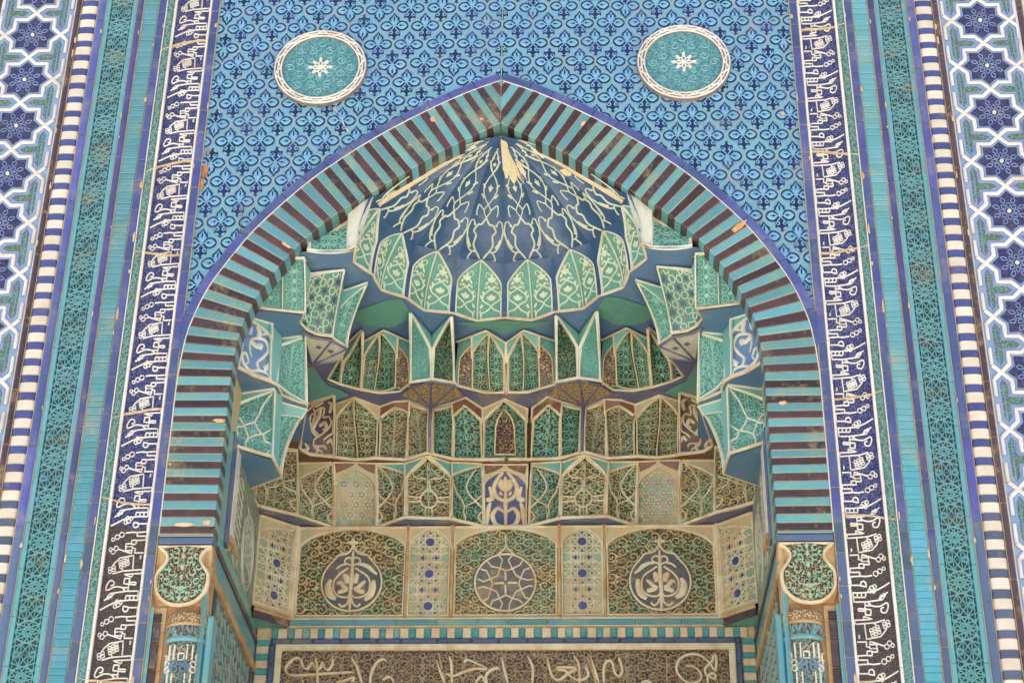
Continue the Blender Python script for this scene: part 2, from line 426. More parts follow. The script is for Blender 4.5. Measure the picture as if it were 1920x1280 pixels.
def strip(name, label, cat_, x0, x1, L, y, mat, group, proud=.01, gap=.004, seed=1, bev=.003, kind='box', z0=ZB, z1=ZT):
    """vertical run of tiles with joints, left side; mirrored to the right"""
    rr = random.Random(seed)
    r = thing(name, label.replace('{s}','left'), cat_, (-(x0+x1)/2, y, z0), group)
    m = MB(); z = z0
    while z < z1:
        l = L*rr.uniform(.8,1.25); e = min(z+l-gap, z1)
        if kind == 'box': m.box(-x1+.002,-x0-.002, y-proud+rr.uniform(-.001,.001), y+.02, z, e, bev)
        else:
            rows = []; n = 9; w = (x1-x0)/2-.001; c = -(x0+x1)/2
            for k in range(n+1):
                t = PI*k/n; px = c-w*math.cos(t); py = y-proud*math.sin(t)**.8
                rows.append([(px,py,z),(px,py,e)])
            m.grid(rows); 
        z += l
    m.build('tile_facing', mat, r)
    m = MB(); S_ = Plane(y-proud*(1.0 if kind == 'box' else .75)-.0012)
    for q in range(rr.choice((4,5,6))):
        zc = rr.uniform(4.1,8.1); xc = rr.choice((-x0-.004,-x1+.004)) + rr.uniform(-.004,.004); a_ = rr.uniform(.003,.008); b_ = rr.uniform(.006,.04)
        blob(m,S_,[(xc+a_*rr.uniform(.6,1.2)*math.cos(2*PI*k/9),zc+b_*rr.uniform(.6,1.2)*math.sin(2*PI*k/9)) for k in range(9)],.0015)
    m.build('chipped_glaze', M['chip'], r)
    m = MB(); m.box(-x1-.001,-x0+.001,y-proud*.35,y+.025,z0,z1); m.build('mortar_bed', M['mortar'], r)
    pair(r, label.replace('{s}','right'))
    return r
strip('tile_strip', '{s} cobalt tile strip running beside the quatrefoil spandrel and the striped arch', 'tile strip', 1.515,1.556,.15,.0,M['cobalt'],'cobalt tile strips',seed=2)
strip('tile_strip', '{s} cobalt tile strip between the green scroll strip and the turquoise bricks', 'tile strip', 1.803,1.842,.15,.0,M['cobalt'],'cobalt tile strips',.012,seed=3)
strip('rounded_moulding', '{s} thin rounded dark blue moulding between turquoise bricks and star lattice strip', 'moulding', 1.926,1.962,.30,.0,M['cobalt_dk'],'blue mouldings',.016,seed=4,kind='round')
strip('rounded_moulding', '{s} wide rounded blue moulding between star lattice strip and ivory striped blocks', 'moulding', 2.127,2.172,.33,.0,M['cobalt'],'blue mouldings',.022,seed=5,kind='round')
strip('rounded_moulding', '{s} dark plum brown moulding between the striped blocks and the big star panel', 'moulding', 2.262,2.293,.36,.0,M['brownstrip'],'plum brown mouldings',.016,seed=6,kind='round')
strip('brick_strip', '{s} strip of small turquoise bricks laid flat in a tall column', 'brick strip', 1.843,1.923,.0345,.0,M['turq_old'],'turquoise brick strips',.010,.0018,seed=7)

# blue and white torus
rr = random.Random(11)
r = thing('striped_moulding', 'left rounded moulding of alternating cobalt and ivory blocks', 'moulding', (-2.217,0,ZB), 'striped mouldings')
z = ZB
def torus_block(z0, z1, x0=-2.259, x1=-2.175, d=.016):
    m = MB(); rows = []; n = 10; c = (x0+x1)/2; w = (x1-x0)/2
    for k in range(n+1):
        t = PI*k/n; px = c-w*math.cos(t); py = .002-d*math.sin(t)**.5
        rows.append([(px,py,z0),(px,py-.0,z0+.003),(px,py,z1-.003),(px,py,z1)])
    m.grid(rows)
    for zz, fl in ((z0,1),(z1,0)): m.poly([q[0 if fl else 3] for q in rows])
    return m
z = ZB+.01
while z < ZT:
    a = .040+rr.uniform(-.002,.003); b = .0525+rr.uniform(-.003,.002)
    torus_block(z, z+a-.004).build('blue_block', M['blueblock'], r)
    torus_block(z+a, z+a+b-.004).build('ivory_block', M['whiteblock'], r); z += a+b
m = MB(); m.grid([[(-2.2585+.083*k/8, -.001-.010*math.sin(PI*k/8)**.5, zz) for zz in (ZB,ZT)] for k in range(9)]); m.build('mortar_bed', M['mortar'], r)
pair(r, 'right rounded moulding of alternating cobalt and ivory blocks')

# big star panel
S = Plane(0.0)
r = thing('star_border', 'left outer border panel of white interlaced straps forming eight-pointed navy stars', 'tile panel', (-2.49,0,ZB), 'outer star panels')
m = MB(); m.box(-2.692,-2.294,-.002,.02,ZB,ZT); m.build('panel_ground', M['strapblue'], r)
PX, PZ = -2.502, .3005
edge = lambda a,b: -2.688 < a < -2.298
st, bl, na, gr, dots, pet = MB(), MB(), MB(), MB(), MB(), MB()
k0 = 7.877 - 13*PZ
for k in range(16):
    cz = k0+k*PZ
    if cz > ZT-.1: break
    R = .1502; op = starpoly((PX,cz),R,R*.765,8)
    for mm, w, h, bs in ((bl,.042,.003,.001),(st,.0225,.008,.002)):
        stroke(mm,S,lin(op+[op[0]],2),w,h,bs,clip=edge,smooth=False)
        for sx in (-1,1):
            for sz in (-1,1):
                stroke(mm,S,[(PX+sx*(R-.01),cz-sz*.01),(PX+sx*.186,cz+sz*.036)],w,h,bs,clip=edge)
                stroke(mm,S,lin([(PX+sx*.188,cz+sz*.036),(PX+sx*.188,cz+sz*.13)],2),w*.8,h,bs)
    ip = starpoly((PX,cz),R*.80,R*.60,8)
    na, dots, pet = MB(), MB(), MB()
    na.mesh([S(a,b,.0035) for a,b in ip]+[S(PX,cz,.0035)],[[i,(i+1)%16,16] for i in range(16)],[(a,b) for a,b in ip]+[(PX,cz)])
    blob(dots,S,ell((PX,cz),.011,.011,10),.008,.003)
    for q in range(8):
        t = 2*PI*q/8
        for rr_, w_ in ((.035,.016),(.066,.018)):
            c = (PX+rr_*math.sin(t+(0 if rr_<.05 else PI/8)),cz+rr_*math.cos(t+(0 if rr_<.05 else PI/8)))
            o = almond(c,w_,.010,5,PI/2-t-(0 if rr_<.05 else PI/8)); stroke(pet,S,o+[o[0]],.005,.003,.0035)
    sn = na.build('navy_star', M['carv_star'], r); pet.build('flower', M['lineblue'], sn); dots.build('boss', M['white'], sn)
    for sx in (-1,1):
        gr = MB(); c = (PX+sx*.150,cz+PZ/2)
        hw, sh, tp = .022,.085,.112
        o = [(-tp,0),(-sh,hw),(-hw,hw),(-hw,sh),(0,tp),(hw*.7,sh),(hw*.7,-sh),(0,-tp),(-hw,-sh),(-hw,-hw),(-sh,-hw)]
        o = [(c[0]+sx*a,c[1]+b) for a,b in o]
        gr.mesh([S(a,b,.0022) for a,b in o],[[0,1,10],[1,2,9,10],[2,3,4],[2,4,5],[2,5,6,9],[9,6,7],[9,7,8]],o)
        stroke(bl,S,lin(o[:5]+o[7:]+[o[0]],1),.007,.003,.002); gr.build('green_cross', M['carv_cross'], r)
bl.build('blue_edging', M['lineblue'], r)
st.build('white_strapwork', M['white'], r)
m = MB(); m.box(-2.298,-2.2935,-.004,.02,ZB,ZT,.001); m.build('ivory_edge', M['whiteblock'], r)
m = MB(); m.box(-2.70,-2.688,-.004,.02,ZB,ZT,.001); m.build('ivory_edge', M['whiteblock'], r)
m = MB(); m.box(-2.73,-2.702,-.014,.02,ZB,ZT,.008); m.build('outer_moulding', M['brownstrip'], r)
m = MB(); m.box(-2.86,-2.732,-.004,.02,ZB,ZT,.003); m.build('outer_tiles', M['whiteblock'], r)
pair(r, 'right outer border panel of white interlaced straps forming eight-pointed navy stars')

# girih lattice strip
r = thing('lattice_strip', 'left tall turquoise strip carved with a fine star lattice', 'tile strip', (-2.044,0,ZB), 'carved star lattice strips')
m = MB(); m.box(-2.122,-1.966,.004,.02,ZB,ZT); m.build('recess', M['holes'], r)
for a,b in ((-2.125,-2.103),(-1.985,-1.963)):
    z = ZB; m = MB()
    while z < ZT: m.box(a,b,-.008,.02,z,z+.226,.002); z += .228
    m.build('border', M['lattice'], r)
la = MB(); CX = -2.044; SL = Plane(.004)
inb = lambda a,b: abs(a-CX) < .0605
def tang(c, rho, hl, n=10, off=0, w=.0052):
    for k in range(n):
        t = 2*PI*k/n+off; d = (math.cos(t),math.sin(t)); q = (-d[1],d[0])
        L = [(c[0]+d[0]*rho+q[0]*s_,c[1]+d[1]*rho+q[1]*s_) for s_ in [(-1+2*i/10)*hl for i in range(11)]]
        stroke(la,SL,L,w*.9,.007,0,clip=inb)
PL = .213
z = 7.71-18*PL
def gridline(c, th, off, hz, w=.0052):
    d = (math.cos(th),math.sin(th)); q = (-d[1],d[0])
    cl = lambda a,b: abs(a-CX) < .0605 and abs(b-c[1]) <= hz
    stroke(la,SL,[(c[0]+q[0]*off+d[0]*t*.007,c[1]+q[1]*off+d[1]*t*.007) for t in range(-26,27)],w,.007,0,clip=cl,smooth=False)
while z < ZT-.08:
    for k_ in range(5):
        th = PI*k_/5+PI/2
        for off in (-.0185,.0185,-.0485,.0485): gridline((CX,z),th,off,PL/2)
    tang((CX,z),.0085,.012,10,0,.0045)
    for s_ in (-1,1):
        stroke(la,SL,lin([(CX-.06,z+s_*PL/2),(CX+.06,z+s_*PL/2)],8),.0045,.007,0)
        for q_ in (-1,1): tang((CX+q_*.036,z+s_*PL*.5),.009,.016,5,PI/2*s_,.0045)
    z += PL
la.build('star_lattice', M['lattice'], r)
pair(r, 'right tall turquoise strip carved with a fine star lattice')

# narrow green scroll strip
r = thing('scroll_strip', 'left narrow green strip carved with a running scroll beside the kufic band', 'tile strip', (-1.779,0,ZB), 'green scroll strips')
m = MB(); m.box(-1.797,-1.760,-.004,.02,ZB,ZT); m.build('carved_ground', M['carv_strip'], r)
m = MB(); S4 = Plane(-.004)
pth = [(-1.7785+.009*math.sin(i*.55),ZB+i*.0075) for i in range(int((ZT-ZB)/.0075))]
stroke(m,S4,pth,.0055,.004)
for i in range(0,len(pth),6):
    s_ = 1 if math.sin(i*.55) < 0 else -1
    stroke(m,S4,[(-1.7785+s_*(.004+.008*(1-t)*1.0)*math.cos(t*5)+0,pth[i][1]+.010*(1-t)*math.sin(t*5)) for t in [q/7 for q in range(8)]],.004,.004)
m.build('scroll', M['lattice'], r)
m = MB(); m.box(-1.8035,-1.7975,-.008,.02,ZB,ZT,.002); m.build('ivory_edge', M['white'], r)
pair(r, 'right narrow green strip carved with a running scroll beside the kufic band')

# ------------------------------------------------ knotted inscription bands
INS = [
 [(490,845),(500,930),(590,930)], [(590,930),(595,897),(620,888),(640,905),(645,945),(590,935)],
 [(500,930),(512,1002),(690,995),(780,960),(868,905)], [(512,1002),(528,1096),(640,1096),(720,1085),(800,1072)],
 [(520,1050),(640,1050)], [(560,1010),(560,1046)], [(600,1010),(600,1046)], [(640,1005),(640,1050)],
 [(760,1075),(800,1040),(850,1000)], [(632,1096),(640,1225)], [(570,1185),(570,1160),(690,1172),(690,1225),(640,1225),(640,1185),(570,1185)],
 [(640,1130),(690,1130),(660,1095),(690,1130),(770,1140),(840,1105),(858,1140),(835,1200),(795,1195),(790,1160),(815,1150)],
 [(540,378),(545,412),(622,405),(540,378)], [(545,412),(455,415),(460,455),(650,440),(740,412)],
 [(550,455),(570,600),(700,575),(745,520),(760,480)], [(640,440),(660,470)],
 [(445,590),(450,628),(570,625),(568,670),(605,680)], [(500,560),(500,600)],
 [(600,650),(665,650),(665,690),(600,690),(600,650)], [(612,690),(672,690),(672,722),(612,722)], [(575,715),(622,715),(622,757),(575,757),(575,715)],
 [(600,690),(600,620),(742,668)], [(570,755),(485,760),(490,800),(580,800),(585,838)],
 [(490,845),(585,838),(640,842),(700,832)], [(520,1003),(520,1040)]]
KN = [(700,962,28),(725,945,22),(680,985,22),(715,990,20),(795,1050,22),(815,1030,16),(600,80+860,0),
 (785,640,26),(760,672,26),(812,660,20),(735,815,28),(775,790,26),(812,765,18)]
for i in range(3):
    for j in range(3): KN.append((612+i*30+j*8,515+j*24-i*16,19))
for i in range(2):
    for j in range(2): KN.append((735+i*32+j*8,452+j*28-i*18,20))
def ins_band(side, z0):
    sg = -1 if side == 'left' else 1
    r = thing('inscription_band', side+' tall navy band of white knotted kufic lettering', 'inscription', (sg*1.657,0,ZB), 'knotted kufic bands')
    m = MB(); m.box(min(sg*1.567,sg*1.747),max(sg*1.567,sg*1.747),.006,.03,ZB,ZT); m.build('carved_ground', M['carv_navy'], r)
    m = MB(); 
    for a,b,sd in ((1.5565,1.568,1),(1.745,1.7585,2)):
        z = ZB; rr = random.Random(sd); m = MB()
        while z < ZT:
            l = rr.uniform(.38,.44); m.box(min(sg*a,sg*b),max(sg*a,sg*b),-.010,.02,z,min(z+l-.002,ZT),.003); z += l
        m.build('white_border', M['white'], r)
    SI = Plane(.006)
    def cv(X,Y):
        s_ = (X-(410+.09*Y))/(380+.012*Y); t = (Y-50)/860
        return (1.568+.177*s_, t*.405)
    ok = lambda a,b: ZB < b < ZT and 1.569 < abs(a) < 1.744
    def put(pts):
        if sg > 0: q = [(a, z0c-b) for a,b in pts]
        else: q = [(-a, z0c+b) for a,b in pts]
        return q
    for k in range(-11,11):
        z0c = z0+k*.405; m = MB()
        for i,pl in enumerate(INS):
            p = [cv(*q) for q in pl]
            p = lin(p,4) if len(pl) < 6 and i not in (2,3) else (cat(p,4) if i in (2,11) else lin(p,4))
            stroke(m,SI,put(p),.0068,.006,0,clip=ok)
        for X,Y,R in KN:
            if R:
                c = cv(X,Y); rr_ = R/400*.177*.86
                stroke(m,SI,put([(c[0]+rr_*math.cos(t),c[1]+rr_*math.sin(t)*1.15) for t in [2*PI*i/10 for i in range(11)]]),.0048,.006,0,clip=ok)
        if m.v: m.build('lettering', M['white'], r)
    rr = random.Random(31 if sg > 0 else 32)
    for zc in (4.32,5.08,5.62,6.45,7.02,7.83):
        m = MB(); zc += rr.uniform(-.05,.05); dz = rr.uniform(-.05,.07)*sg
        stroke(m,SI,cat([(sg*(1.557+.24*t_),zc+dz*t_*t_+rr.uniform(-.004,.004)) for t_ in (0,.2,.4,.6,.8,1)],3),[.004+.006*rr.random() for _ in range(16)],.0165)
        m.build('mended_joint', M['mortar'], r)
ins_band('right', 7.967); ins_band('left', 7.453)

# ------------------------------------------------ arch curves (x<0 half, metres)
VI = [(0,7.252),(-.158,7.160),(-.305,7.074),(-.40,7.005),(-.501,6.932),(-.645,6.828),(-.748,6.752),(-.823,6.693),(-.895,6.625),(-.952,6.563),(-1.003,6.500),(-1.053,6.430),(-1.098,6.360),(-1.136,6.290),(-1.172,6.218),(-1.213,6.113),(-1.233,6.030),(-1.246,5.935),(-1.253,5.848),(-1.256,5.747),(-1.257,5.548),(-1.260,5.340),(-1.263,5.137),(-1.264,4.965)]
VO = [(0,7.530),(-.172,7.455),(-.381,7.340),(-.608,7.194),(-.817,7.035),(-1.004,6.862),(-1.20,6.635),(-1.311,6.468),(-1.413,6.280),(-1.474,6.101),(-1.497,5.976),(-1.511,5.789),(-1.513,5.55),(-1.5135,5.301),(-1.5135,5.112),(-1.5135,4.965)]
def resample(L, n):
    L = cat(L, 8); d = [0]
    for a,b in zip(L,L[1:]): d.append(d[-1]+math.hypot(b[0]-a[0],b[1]-a[1]))
    out = []; j = 0
    for i in range(n+1):
        t = d[-1]*i/n
        while j < len(d)-2 and d[j+1] < t: j += 1
        f = (t-d[j])/max(d[j+1]-d[j],1e-9)
        out.append((L[j][0]+(L[j+1][0]-L[j][0])*f, L[j][1]+(L[j+1][1]-L[j][1])*f))
    return out, d[-1]
vi_c, Li = resample(VI, 400)
vo_c, Lo = resample(VO, 400)
def vo_x(z):
    for a,b in zip(vo_c,vo_c[1:]):
        if b[1] <= z <= a[1]: return a[0]+(b[0]-a[0])*(a[1]-z)/max(a[1]-b[1],1e-9)
    return 0 if z > 7.5 else -1.513
def vi_x(z):
    for a,b in zip(vi_c,vi_c[1:]):
        if b[1] <= z <= a[1]: return a[0]+(b[0]-a[0])*(a[1]-z)/max(a[1]-b[1],1e-9)
    return 0 if z > 7.2 else -1.264

# spandrel with quatrefoil tiles
r = thing('spandrel_panel', 'sky blue spandrel wall covered in navy quatrefoil tiles above the arch', 'tile panel', (0,0,7.53))
m = MB()
for sg in (-1,1):
    pts = [(sg*p[0],p[1]) for p in vo_c[::8]]
    for a,b in zip(pts,pts[1:]):
        xs = (a[0],b[0])
        q = [(a[0]*.96,.012,a[1]-.02),(b[0]*.96,.012,b[1]-.02),(-sg*1.53,.012,b[1]-.02),(-sg*1.53,.012,a[1]-.02)]
        m.poly(q)
m.poly([(-1.53,.012,7.51),(1.53,.012,7.51),(1.53,.012,ZT),(-1.53,.012,ZT)])
m.build('tile_ground', M['skyblue'], r)
qn, ql, qd, jn = MB(), MB(), MB(), MB(); SP = Plane(.012)
rr = random.Random(5)
ROUND = [(-.9475,7.628),(.9475,7.633)]
row = 0; z = 8.40
while z > 5.9:
    off = .082 if row % 2 else 0
    for i in range(-10,11):
        cx = .082+i*.1635+off-.0; cz = z
        if abs(cx) > 1.58 or any(math.hypot(cx-a,cz-b) < .17 for a,b in ROUND): continue
        if cz < 7.53 and abs(cx) < -vo_x(cz)+.005: continue
        X, Z = .0765*rr.uniform(.97,1.03), .0945*rr.uniform(.97,1.03)
        cx += rr.uniform(-.003,.003); cz += rr.uniform(-.003,.003); ro = rr.uniform(-.05,.05)
        fp = lambda u,v: (cx+u*X-v*Z*ro, cz+v*Z+u*X*ro)
        T = lambda o: [fp(*q) for q in o]
        hh = .0012
        fl = -1 if rr.random() < .16 else 1
        T = lambda o: [fp(q[0],q[1]*fl) for q in o]
        for o in (ell((-.52,.05),.47,.37,14),ell((.52,.05),.47,.37,14),
                  [(0,1.0),(.16,.78),(.36,.62),(.37,.35),(.2,.1),(-.2,.1),(-.37,.35),(-.36,.62),(-.16,.78)],
                  [(0,-.98),(-.2,-.84),(-.42,-.66),(-.38,-.32),(-.2,0),(.2,0),(.38,-.32),(.42,-.66),(.2,-.84)]):
            blob(qn,SP,T(o),hh); hh += .0003
        for sx in (-1,1):
            blob(ql,SP,T(almond((sx*.54,.05),.37,.255,5)),.002,.0016)
            blob(qd,SP,T([(sx*.30,.05),(sx*.44,.13),(sx*.50,.085),(sx*.70,.05),(sx*.50,.015),(sx*.44,-.03)]),.0015,.0036)
            stroke(ql,SP,T([(sx*.04,.05),(sx*.24,.05)]),.006,.002,.0018)
            blob(ql,SP,T(ell((sx*.22,-.42),.15,.14,8)),.0015,.0016); blob(qd,SP,T(ell((sx*.24,-.44),.08,.07,6)),.0012,.0034)
            stroke(ql,SP,T([(0,.05),(sx*.10,-.16),(sx*.26,-.28)]),.006,.002,.0016)
            stroke(ql,SP,T([(0,.05),(sx*.14,.2),(sx*.3,.40)]),.006,.002,.0016)
            blob(ql,SP,T(almond((sx*.20,-.76),.17,.075,4,sx*.5)),.002,.0016)
        blob(ql,SP,T([(0,.86),(.10,.66),(.23,.55),(.22,.40),(.09,.14),(-.09,.14),(-.22,.40),(-.23,.55),(-.10,.66)]),.002,.0016)
        blob(qd,SP,T(almond((0,.52),.20,.06,4,PI/2)),.0015,.0036)
        # ogee joint between tiles
        o = [(0,1.14),(.28,.93),(.56,.74),(.66,.50),(.94,.40),(1.08,.05),(.94,-.32),(.66,-.46),(.56,-.76),(.28,-.95),(0,-1.16)]
        if rr.random() < .93:
            stroke(jn,SP,T(o),.0042,.0006,.0003)
        if rr.random() < .93:
            stroke(jn,SP,T([(-a,b) for a,b in o]),.0042,.0006,.0003)
    z -= .1235; row += 1
qn.build('quatrefoil_inlay', M['quatnavy'], r); ql.build('leaf_inlay', M['skyleaf'], r)
qd.build('leaf_vein_inlay', M['quatnavy'], r); jn.build('joint_line', M['joint'], r)
m = MB(); SPc = Plane(.010)
stroke(m,SPc,[(-.86,7.45),(-.845,7.41),(-.86,7.37),(-.83,7.33),(-.815,7.30),(-.80,7.25),(-.775,7.22)],[.003,.003,.005,.003,.004,.007,.004],.0015)
m.build('crack_filling', M['patchplaster'], r)
def clay(nm, par, y, spots, mat):
    m = MB(); rr = random.Random(len(spots)); S_ = Plane(y)
    for x,z,a,b in spots:
        blob(m,S_,[(x+a*rr.uniform(.6,1.25)*math.cos(2*PI*k/13),z+b*rr.uniform(.6,1.25)*math.sin(2*PI*k/13)) for k in range(13)],.002)
    m.build(nm, M[mat], par)
M['terracotta'] = plaster('terracotta_loss', srgb(196,142,104), srgb(170,116,84), 14, .9, srgb(120,84,62), .5)
clay('bare_terracotta', r, .006, [(-1.492,6.985,.016,.05),(-1.505,6.90,.010,.04),(-1.49,7.10,.008,.02)], 'terracotta')
clay('bare_terracotta', r, .008, [(-1.10,7.66,.014,.010),(1.44,7.3,.01,.016)], 'chip')
m = MB(); m.box(-.0025,.0025,.0085,.02,7.56,ZT); m.build('centre_joint', M['joint'], r)

# roundels
r = thing('roundel', 'left round medallion with white braided rim on the blue spandrel', 'roundel', (-.9475,0,7.628-.245), 'spandrel roundels')
C0 = (-.9475,7.628); SR = Plane(-.006)
def discs(mm, c, R, y, d=.02, n=48, rings=6):
    rows = []; uv = []
    for i in range(rings+1):
        q = R*i/rings
        rows.append([(c[0]+max(q,.0005)*math.cos(2*PI*k/n),y,c[1]+max(q,.0005)*math.sin(2*PI*k/n)) for k in range(n)])
        uv.append([(a[0]-c[0]+.003,a[2]-c[1]) for a in rows[-1]])
    rows.append([(c[0]+R*math.cos(2*PI*k/n),y+d,c[1]+R*math.sin(2*PI*k/n)) for k in range(n)]); uv.append(uv[-1])
    mm.grid(rows,uv,False,True)
m = MB(); discs(m,C0,.198,-.006); m.build('carved_disc', M['carv_disc'], r)
m = MB(); 
for k in range(0,8):
    for R_ in (.07,.115,.158):
        t0 = 2*PI*k/8+(.39 if R_==.115 else 0); cc = (C0[0]+R_*math.cos(t0),C0[1]+R_*math.sin(t0)); s_ = .026 if R_>.1 else .02
        stroke(m,SR,[(cc[0]+s_*(1-t*.75)*math.cos(t0+t*8*(1 if k%2 else -1)),cc[1]+s_*(1-t*.75)*math.sin(t0+t*8*(1 if k%2 else -1))) for t in [i/12 for i in range(13)]],.006,.004)
m.build('scroll_relief', M['rel_disc'], r)
m = MB(); n = 64; rows = []
for q,y in ((.197,-.004),(.199,-.012),(.243,-.012),(.246,.012)):
    rows.append([(C0[0]+q*math.cos(2*PI*k/n),y,C0[1]+q*math.sin(2*PI*k/n)) for k in range(n)])
m.grid(rows,None,False,True); rim = m.build('rim', M['rimgrey'], r)
m = MB(); SRr = Plane(-.012)
for k in range(3): 
    rb = (.205,.221,.237)[k]
    stroke(m,SRr,[(C0[0]+rb*math.cos(t),C0[1]+rb*math.sin(t)) for t in [2*PI*i/72 for i in range(73)]],.0085,.007)
nb = 14
for k in range(nb):
    for s_ in (-1,1):
        a0 = 2*PI*(k+(0 if s_<0 else .5))/nb
        L = [(C0[0]+(.221+s_*.016*(1-2*q/6))*math.cos(a0+q*.035),C0[1]+(.221+s_*.016*(1-2*q/6))*math.sin(a0+q*.035)) for q in range(7)]
        stroke(m,SRr,L,.0092,.0095)
m.build('white_braid', M['white'], rim)
m = MB()
for k in range(8):
    t = 2*PI*k/8; R_ = .052 if k%2==0 else .044
    blob(m,SR,almond((C0[0]+R_*math.sin(t),C0[1]+R_*math.cos(t)),.016,.009,5,PI/2-t),.006)
    L = [(C0[0]+q*math.sin(t+d_),C0[1]+q*math.cos(t+d_)) for q,d_ in ((.008,.0),(.02,.35),(.034,.25),(.04,0))]
    stroke(m,SR,L,.006,.006); stroke(m,SR,[(C0[0]+q*math.sin(t-d_),C0[1]+q*math.cos(t-d_)) for q,d_ in ((.008,.0),(.02,.35),(.034,.25),(.04,0))],.006,.006)
blob(m,SR,ell(C0,.012,.012,8),.007)
m.build('white_star', M['white'], r)
pair(r, 'right round medallion with white braided rim on the blue spandrel')

# ------------------------------------------------ striped pointed arch
r = thing('striped_arch', 'pointed arch of alternating turquoise and plum glazed bricks framing the niche', 'arch', (0,0,4.965))
def clipx(poly):
    o = []; lim = -.0015
    for a,b in zip(poly, poly[1:]+poly[:1]):
        if a[0] <= lim: o.append(a)
        if (a[0] <= lim) != (b[0] <= lim):
            t = (lim-a[0])/(b[0]-a[0]); o.append((lim,a[1]+(b[1]-a[1])*t))
    return o
def at(s_):
    """point and outward normal on the inner line at arc length s_ (from the apex downwards)"""
    if s_ < 0:
        d = V((vi_c[6][0]-vi_c[0][0],vi_c[6][1]-vi_c[0][1])).normalized()
        p = V(vi_c[0])+d*s_
    else:
        f = min(s_/Li*400,399.999); i = int(f); p = V(vi_c[i]).lerp(V(vi_c[i+1]),f-i)
        a, b = V(vi_c[max(i-8,0)]), V(vi_c[min(i+9,400)]); d = (b-a).normalized()
    return p, V((d.y,-d.x))
def outer_hit(p, n):
    best = .26
    for a,b in zip(vo_c[::4],vo_c[4::4]):
        e = V((b[0]-a[0],b[1]-a[1])); w = V(a)-p
        den = n.x*e.y-n.y*e.x
        if abs(den) < 1e-9: continue
        t = (w.x*e.y-w.y*e.x)/den; u = (w.x*n.y-w.y*n.x)/den
        if -.02 <= u <= 1.02 and .1 < t < .5: return t
    return None
rr = random.Random(21)
s_ = -.16; i = 0; w = .0405
prev = at(s_)
while s_ < Li-.01:
    ww = w*rr.uniform(.94,1.06)
    nxt = at(min(s_+ww,Li))
    L = []
    for (p,n_) in (prev,nxt):
        if n_.y < 0: n_ = -n_
        if n_.x > 0 and abs(n_.x) > .1: n_ = -n_
        h = outer_hit(p,n_)
        L.append((p, p+n_*((h or .275)-.004), n_))
    tdir = (nxt[0]-prev[0]).normalized()*.0017
    poly = [L[0][0]+tdir, L[1][0]-tdir, L[1][1]-tdir, L[0][1]+tdir]
    poly = clipx([tuple(q) for q in poly])
    if len(poly) >= 3:
        for sg in (-1,1):
            pm = [((-q[0] if sg>0 else q[0]), q[1]) for q in poly]
            m = MB(); m.prism(pm, -.006+rr.uniform(-.0015,.0015), .10, .0035)
            (m.build('turquoise_brick', M['turq'], r) if i % 2 == 0 else m.build('plum_brick', M['purple'], r))
    s_ += ww; prev = nxt; i += 1
# mortar bed behind the bricks
for sg in (-1,1):
    m = MB(); A, B = [], []
    for k in range(0,401,5):
        p,n_ = at(Li*k/400)
        if n_.y < 0: n_ = -n_
        if n_.x > 0 and abs(n_.x) > .1: n_ = -n_
        h = outer_hit(p,n_) or .26
        q = p+n_*.0035; o = p+n_*(h-.002)
        A.append((sg*-min(q.x,-.0005) if sg>0 else min(q.x,-.0005),q.y)); B.append((sg*-min(o.x,-.0005) if sg>0 else min(o.x,-.0005),o.y))
    m.grid([[(a[0],.097,a[1]) for a in A],[(a[0],-.0015,a[1]) for a in A],[(b[0],-.0015,b[1]) for b in B]],None,False)
    if sg < 0: m.poly([(0,-.0015,7.256),(-.002,-.0015,7.258),(-.14,-.0015,7.46),(0,-.0015,7.53)])
    else: m.poly([(0,-.0015,7.256),(.002,-.0015,7.258),(.14,-.0015,7.46),(0,-.0015,7.53)])
    m.build('mortar_bed', M['mortar'], r)
def clay_arch(spots):
    rr = random.Random(77); S_ = Plane(-.0075)
    for x,z,a,b,ro in spots:
        m = MB(); blob(m,S_,[(x+math.cos(ro)*p-math.sin(ro)*q,z+math.sin(ro)*p+math.cos(ro)*q) for p,q in [(a*rr.uniform(.7,1.2)*math.cos(2*PI*k/13),b*rr.uniform(.7,1.2)*math.sin(2*PI*k/13)) for k in range(13)]],.0025)
        m.build('bare_clay_patch', M['chip'], r)
clay_arch([(1.178,6.60,.055,.016,.75),(-.345,7.28,.022,.014,2.2),(-1.045,6.52,.03,.010,2.5),(-1.29,5.55,.03,.012,0),(.42,7.24,.02,.01,.9),(-1.40,5.02,.05,.010,0),(-1.30,5.03,.02,.014,0),(1.33,5.62,.018,.012,0)])
# cobalt border along the back of the arch
r2 = thing('arch_border', 'thin cobalt tile border following the outer edge of the striped arch', 'tile border', (0,0,5.9))
m = MB(); pv = None
vo_l = [q for q in vo_c if q[1] > 5.93]
L = 0; seg = []
ring = []
for k in range(0,len(vo_l)):
    a, b = V(vo_l[max(k-5,0)]), V(vo_l[min(k+5,len(vo_l)-1)]); d = (b-a).normalized(); n_ = V((d.y,-d.x))
    if n_.x > 0: n_ = -n_
    ring.append((V(vo_l[k]), V(vo_l[k])+n_*.046))
for sg in (-1,1):
    k = 0
    while k < len(ring)-1:
        e = min(k+rr.choice((15,17,19)), len(ring)-1)
        idx = list(range(k,e,2))+[e-(0 if e==len(ring)-1 else 0)]
        inn = [ring[q][0] for q in idx]; out = [ring[q][1] for q in idx]
        t_ = (inn[1]-inn[0]).normalized()*.002
        pl = [tuple(q) for q in inn]+[tuple(q) for q in out[::-1]]
        pl[0] = tuple(inn[0]+t_); pl[-1] = tuple(out[0]+t_)
        pl = clipx(pl)
        if len(pl) > 2: m.prism([(-q[0],q[1]) if sg > 0 else q for q in pl], -.006+rr.uniform(-.001,.001), .03, .003)
        k = e
m.build('tile_facing', M['cobalt'], r2)
